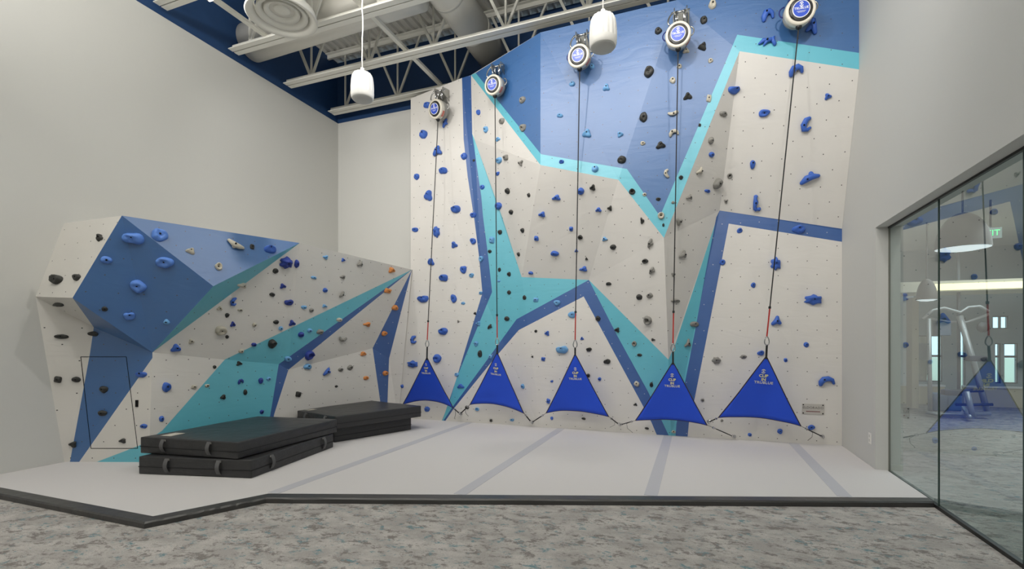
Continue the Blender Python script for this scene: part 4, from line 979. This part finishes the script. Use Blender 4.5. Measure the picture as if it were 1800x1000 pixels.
for i, (x0, x1, z0, z1) in enumerate(wins):
    bm = B()
    for x in ((x0, x1) if x1 - x0 < 0.26 else (x0, (x0 + x1) / 2, x1)): bar(bm, (x, GY + 0.06, z0), (x, GY + 0.06, z1), 0.035, 0.05, up=Vector((0, 1, 0)))
    for z in ((z0, z1) if z1 - z0 < 0.5 else (z0, 1.12, z1)): bar(bm, (x0, GY + 0.06, z), (x1, GY + 0.06, z), 0.035, 0.05)
    f = struct(link('window_%d' % (9 + i), bm, frm))
    bm = B(); bm.faces.new([bm.verts.new(q) for q in ((x0, GY + 0.07, z0), (x1, GY + 0.07, z0), (x1, GY + 0.07, z1), (x0, GY + 0.07, z1))]); link('window_pane', bm, glass, f)
# soffit with the long lit cove
slab('trim_6', (2.3, 11.6, 2.42), (GX1 - 0.01, 12.6, 2.62), mat('soffit_paint', srgb(212, 206, 186), 0.6))
o = slab('linear_cove_light', (4.55 - 0.4, 11.58, 2.44), (8.8, 11.599, 2.56), mat('lit_cove', srgb(255, 240, 190), 0.4, emit=(1, 0.88, 0.55, 1), estr=2.2), None)
tag(o, 'long warm lit strip light along the gym soffit behind the glass', 'strip light')
q0, q1 = on_y(1603, 600, 13.0), on_y(1615, 600, 13.0)
slab('trim_7', (q0.x, 13.0, 0), (q1.x, 13.3, 2.42), mat('tan_column_paint', srgb(186, 178, 156), 0.6))
slab('daylight_reflection_panel', (2.2, GY - 0.03, 0.461), (on_y(1605, 600, GY).x, GY - 0.001, 2.6), mat('daylight_reflection_tint', srgb(222, 232, 238), 0.5))  # added panel, bright daylight reflection put into its pale colour
# pendant domes
domem = mat('grey_dome_shade', srgb(86, 82, 80), 0.5); lit = mat('lit_diffuser', srgb(240, 244, 255), 0.4, emit=(0.9, 0.95, 1, 1), estr=1.6)
def dome_lamp(px, py_top, py_bot, y, rpx, label):
    p = on_y(px, py_bot, y); t = (p - CAM).dot(FW); rr = rpx * t / 850; hh = (py_bot - py_top) * t / 850
    r = empty('dome_pendant_lamp', p); tag(r, label, 'pendant lamp', 'grey dome pendant lamps in the gym')
    bm = B(); lathe(bm, [(rr * math.cos(a), hh * math.sin(a)) for a in [k * math.pi / 24 for k in range(13)]] , Matrix.Translation(p), 40); link('lamp_shade', bm, domem, r, True)
    bm = B(); lathe(bm, [(rr * 0.98, 0.003), (rr * 0.6, -0.02), (0, -0.03)], Matrix.Translation(p), 40); link('lamp_diffuser', bm, lit, r, True)
    bm = B(); tube(bm, [p + Vector((0, 0, hh)), (p.x, p.y, GH - 0.001)], 0.012, n=8); link('lamp_rod', bm, frm, r)
dome_lamp(1692, 374, 437, 8.6, 38, 'larger grey dome pendant lamp behind the second glass pane')
dome_lamp(1629, 490, 527, 12.0 - 1.2, 15, 'smaller grey dome pendant lamp low behind the first glass pane')
# exit sign hanging from the gym ceiling
p = on_y(1741, 410, 9.4)
r = empty('exit_sign', p); tag(r, 'small green lit EXIT sign beyond the glass', 'exit sign')
bm = B(); box(bm, p + Vector((-0.13, -0.012, -0.08)), p + Vector((0.13, 0.012, 0.08))); link('sign_plate', bm, mat('clear_sign_plate', srgb(120, 134, 128), 0.3), r)
text_mesh('sign_lettering', 'EXIT', 0.12, frame(p + Vector((-0.015, -0.014, 0)), (0, -1, 0), (1, 0, 0)), mat('lit_green', srgb(60, 220, 110), 0.4, emit=(0.08, 0.8, 0.25, 1), estr=2.4), r, 0.001)
bm = B(); box(bm, (p.x - 0.01, p.y - 0.01, p.z + 0.08), (p.x + 0.01, p.y + 0.01, GH - 0.001)); link('sign_stem', bm, frm, r)
# cable machine
sil = mat('silver_tube_paint', srgb(176, 180, 182), 0.3, 0.4); padm = mat('dark_seat_vinyl', srgb(44, 56, 74), 0.5); shroud = mat('blue_grey_shroud', srgb(96, 124, 152), 0.45)
mc = on_z(1690, 735, 0)
r = empty('cable_machine', mc); tag(r, 'silver multi-station cable exercise machine beyond the glass wall', 'exercise machine')
def mp_(px, py, y): return on_y(px, py, y)
Y0 = mc.y
def part(name, pts, rad, m=sil):
    bm = B(); tube(bm, pts, rad, n=10); link(name, bm, m, r, True)
g0 = Vector((0, 0, 0.035))
part('base_rail', [mp_(1628, 724, Y0) , mp_(1650, 728, Y0), mp_(1741, 727, Y0)], 0.035)
part('base_rail', [mp_(1705, 733, Y0 - 0.5), mp_(1690, 712, Y0 + 0.9)], 0.035)
part('slanted_post', [mp_(1735, 722, Y0 + 0.1), mp_(1712, 640, Y0 + 0.1), mp_(1687, 555, Y0 + 0.1)], 0.05)
part('slanted_post', [mp_(1710, 732, Y0 - 0.4), mp_(1699, 688, Y0 - 0.4)], 0.045)
part('upright_post', [mp_(1635, 722, Y0), mp_(1633, 560, Y0)], 0.035)
part('upright_post', [mp_(1686, 715, Y0 + 0.3), mp_(1684, 380, Y0 + 0.3)], 0.028, mat('grey_pole_paint', srgb(90, 100, 104), 0.4))
part('top_handlebar', [mp_(1622, 560, Y0), mp_(1640, 545, Y0), mp_(1660, 541, Y0), mp_(1688, 549, Y0), mp_(1702, 540, Y0), mp_(1722, 538, Y0), mp_(1738, 547, Y0)], 0.026)
part('top_handlebar', [mp_(1636, 560, Y0 + 0.4), mp_(1670, 566, Y0 + 0.4), mp_(1700, 566, Y0 + 0.4), mp_(1738, 552, Y0 + 0.4)], 0.024)
part('pulley_wheel', [mp_(1727, 575, Y0), mp_(1729, 575, Y0 - 0.03)], 0.10, frm)
part('cross_rail', [mp_(1655, 688, Y0), mp_(1728, 686, Y0)], 0.035, frm)
part('cross_rail', [mp_(1680, 711, Y0), mp_(1745, 711, Y0)], 0.028, frm)
for (xa, xb, ya, yb2) in ((1640, 1660, 690, 722), (1664, 1682, 684, 722), (1648, 1664, 566, 590)):
    a = mp_(xa, yb2, Y0 + 0.25); b = mp_(xb, ya, Y0 + 0.45); bm = B(); box(bm, (a.x, a.y, a.z), (b.x, a.y + 0.2, b.z)); bevel(bm, 0.015, 1); link('weight_shroud', bm, shroud, r)
for (xa, ya) in ((1715, 630), (1672, 690)):
    a = mp_(xa, ya, Y0 - 0.2); bm = B(); box(bm, a - Vector((0.13, 0.1, 0.05)), a + Vector((0.13, 0.1, 0.05))); bevel(bm, 0.025, 2); link('seat_pad', bm, padm, r)
# framed notice on the gym wall and a tree outside
p = on_y(1624, 618, 13.97); bm = B(); box(bm, (p.x - 0.10, 13.96, p.z - 0.2), (p.x + 0.10, 13.995, p.z + 0.2)); r = link('picture_frame', bm, mat('grey_frame', srgb(130, 140, 146), 0.4)); tag(r, 'small upright grey framed notice on the gym end wall left of the windows', 'frame')
r = empty('tree', (8.5, 24, 0)); tag(r, 'green tree outside the far gym windows', 'tree')
bm = B(); tube(bm, [(8.5, 24, -0.1), (8.6, 24, 2.4)], 0.18, n=8); link('trunk', bm, mat('bark', srgb(84, 70, 56), 0.9), r, True)
bm = B(); rr = random.Random(4)
for k in range(700):
    d = Vector((rr.gauss(0, 1), rr.gauss(0, 1), rr.gauss(0, 0.8))); q = Vector((8.6, 24, 3.4)) + d.normalized() * (1.9 * rr.random() ** 0.4)
    a = Vector((rr.gauss(0, 1), rr.gauss(0, 1), rr.gauss(0, 1))).normalized() * 0.16; b = a.cross(d).normalized() * 0.1
    bm.faces.new([bm.verts.new(v) for v in (q - a, q + b, q + a, q - b)])
link('foliage', bm, mat('leaf_green', srgb(96, 134, 70), 0.7), r)
bm = B(); box(bm, (-20, 14.3, -0.25), (40, 60, -0.12)); struct(link('floor_outside', bm, mat('outdoor_grass', srgb(190, 198, 176), 0.9)))
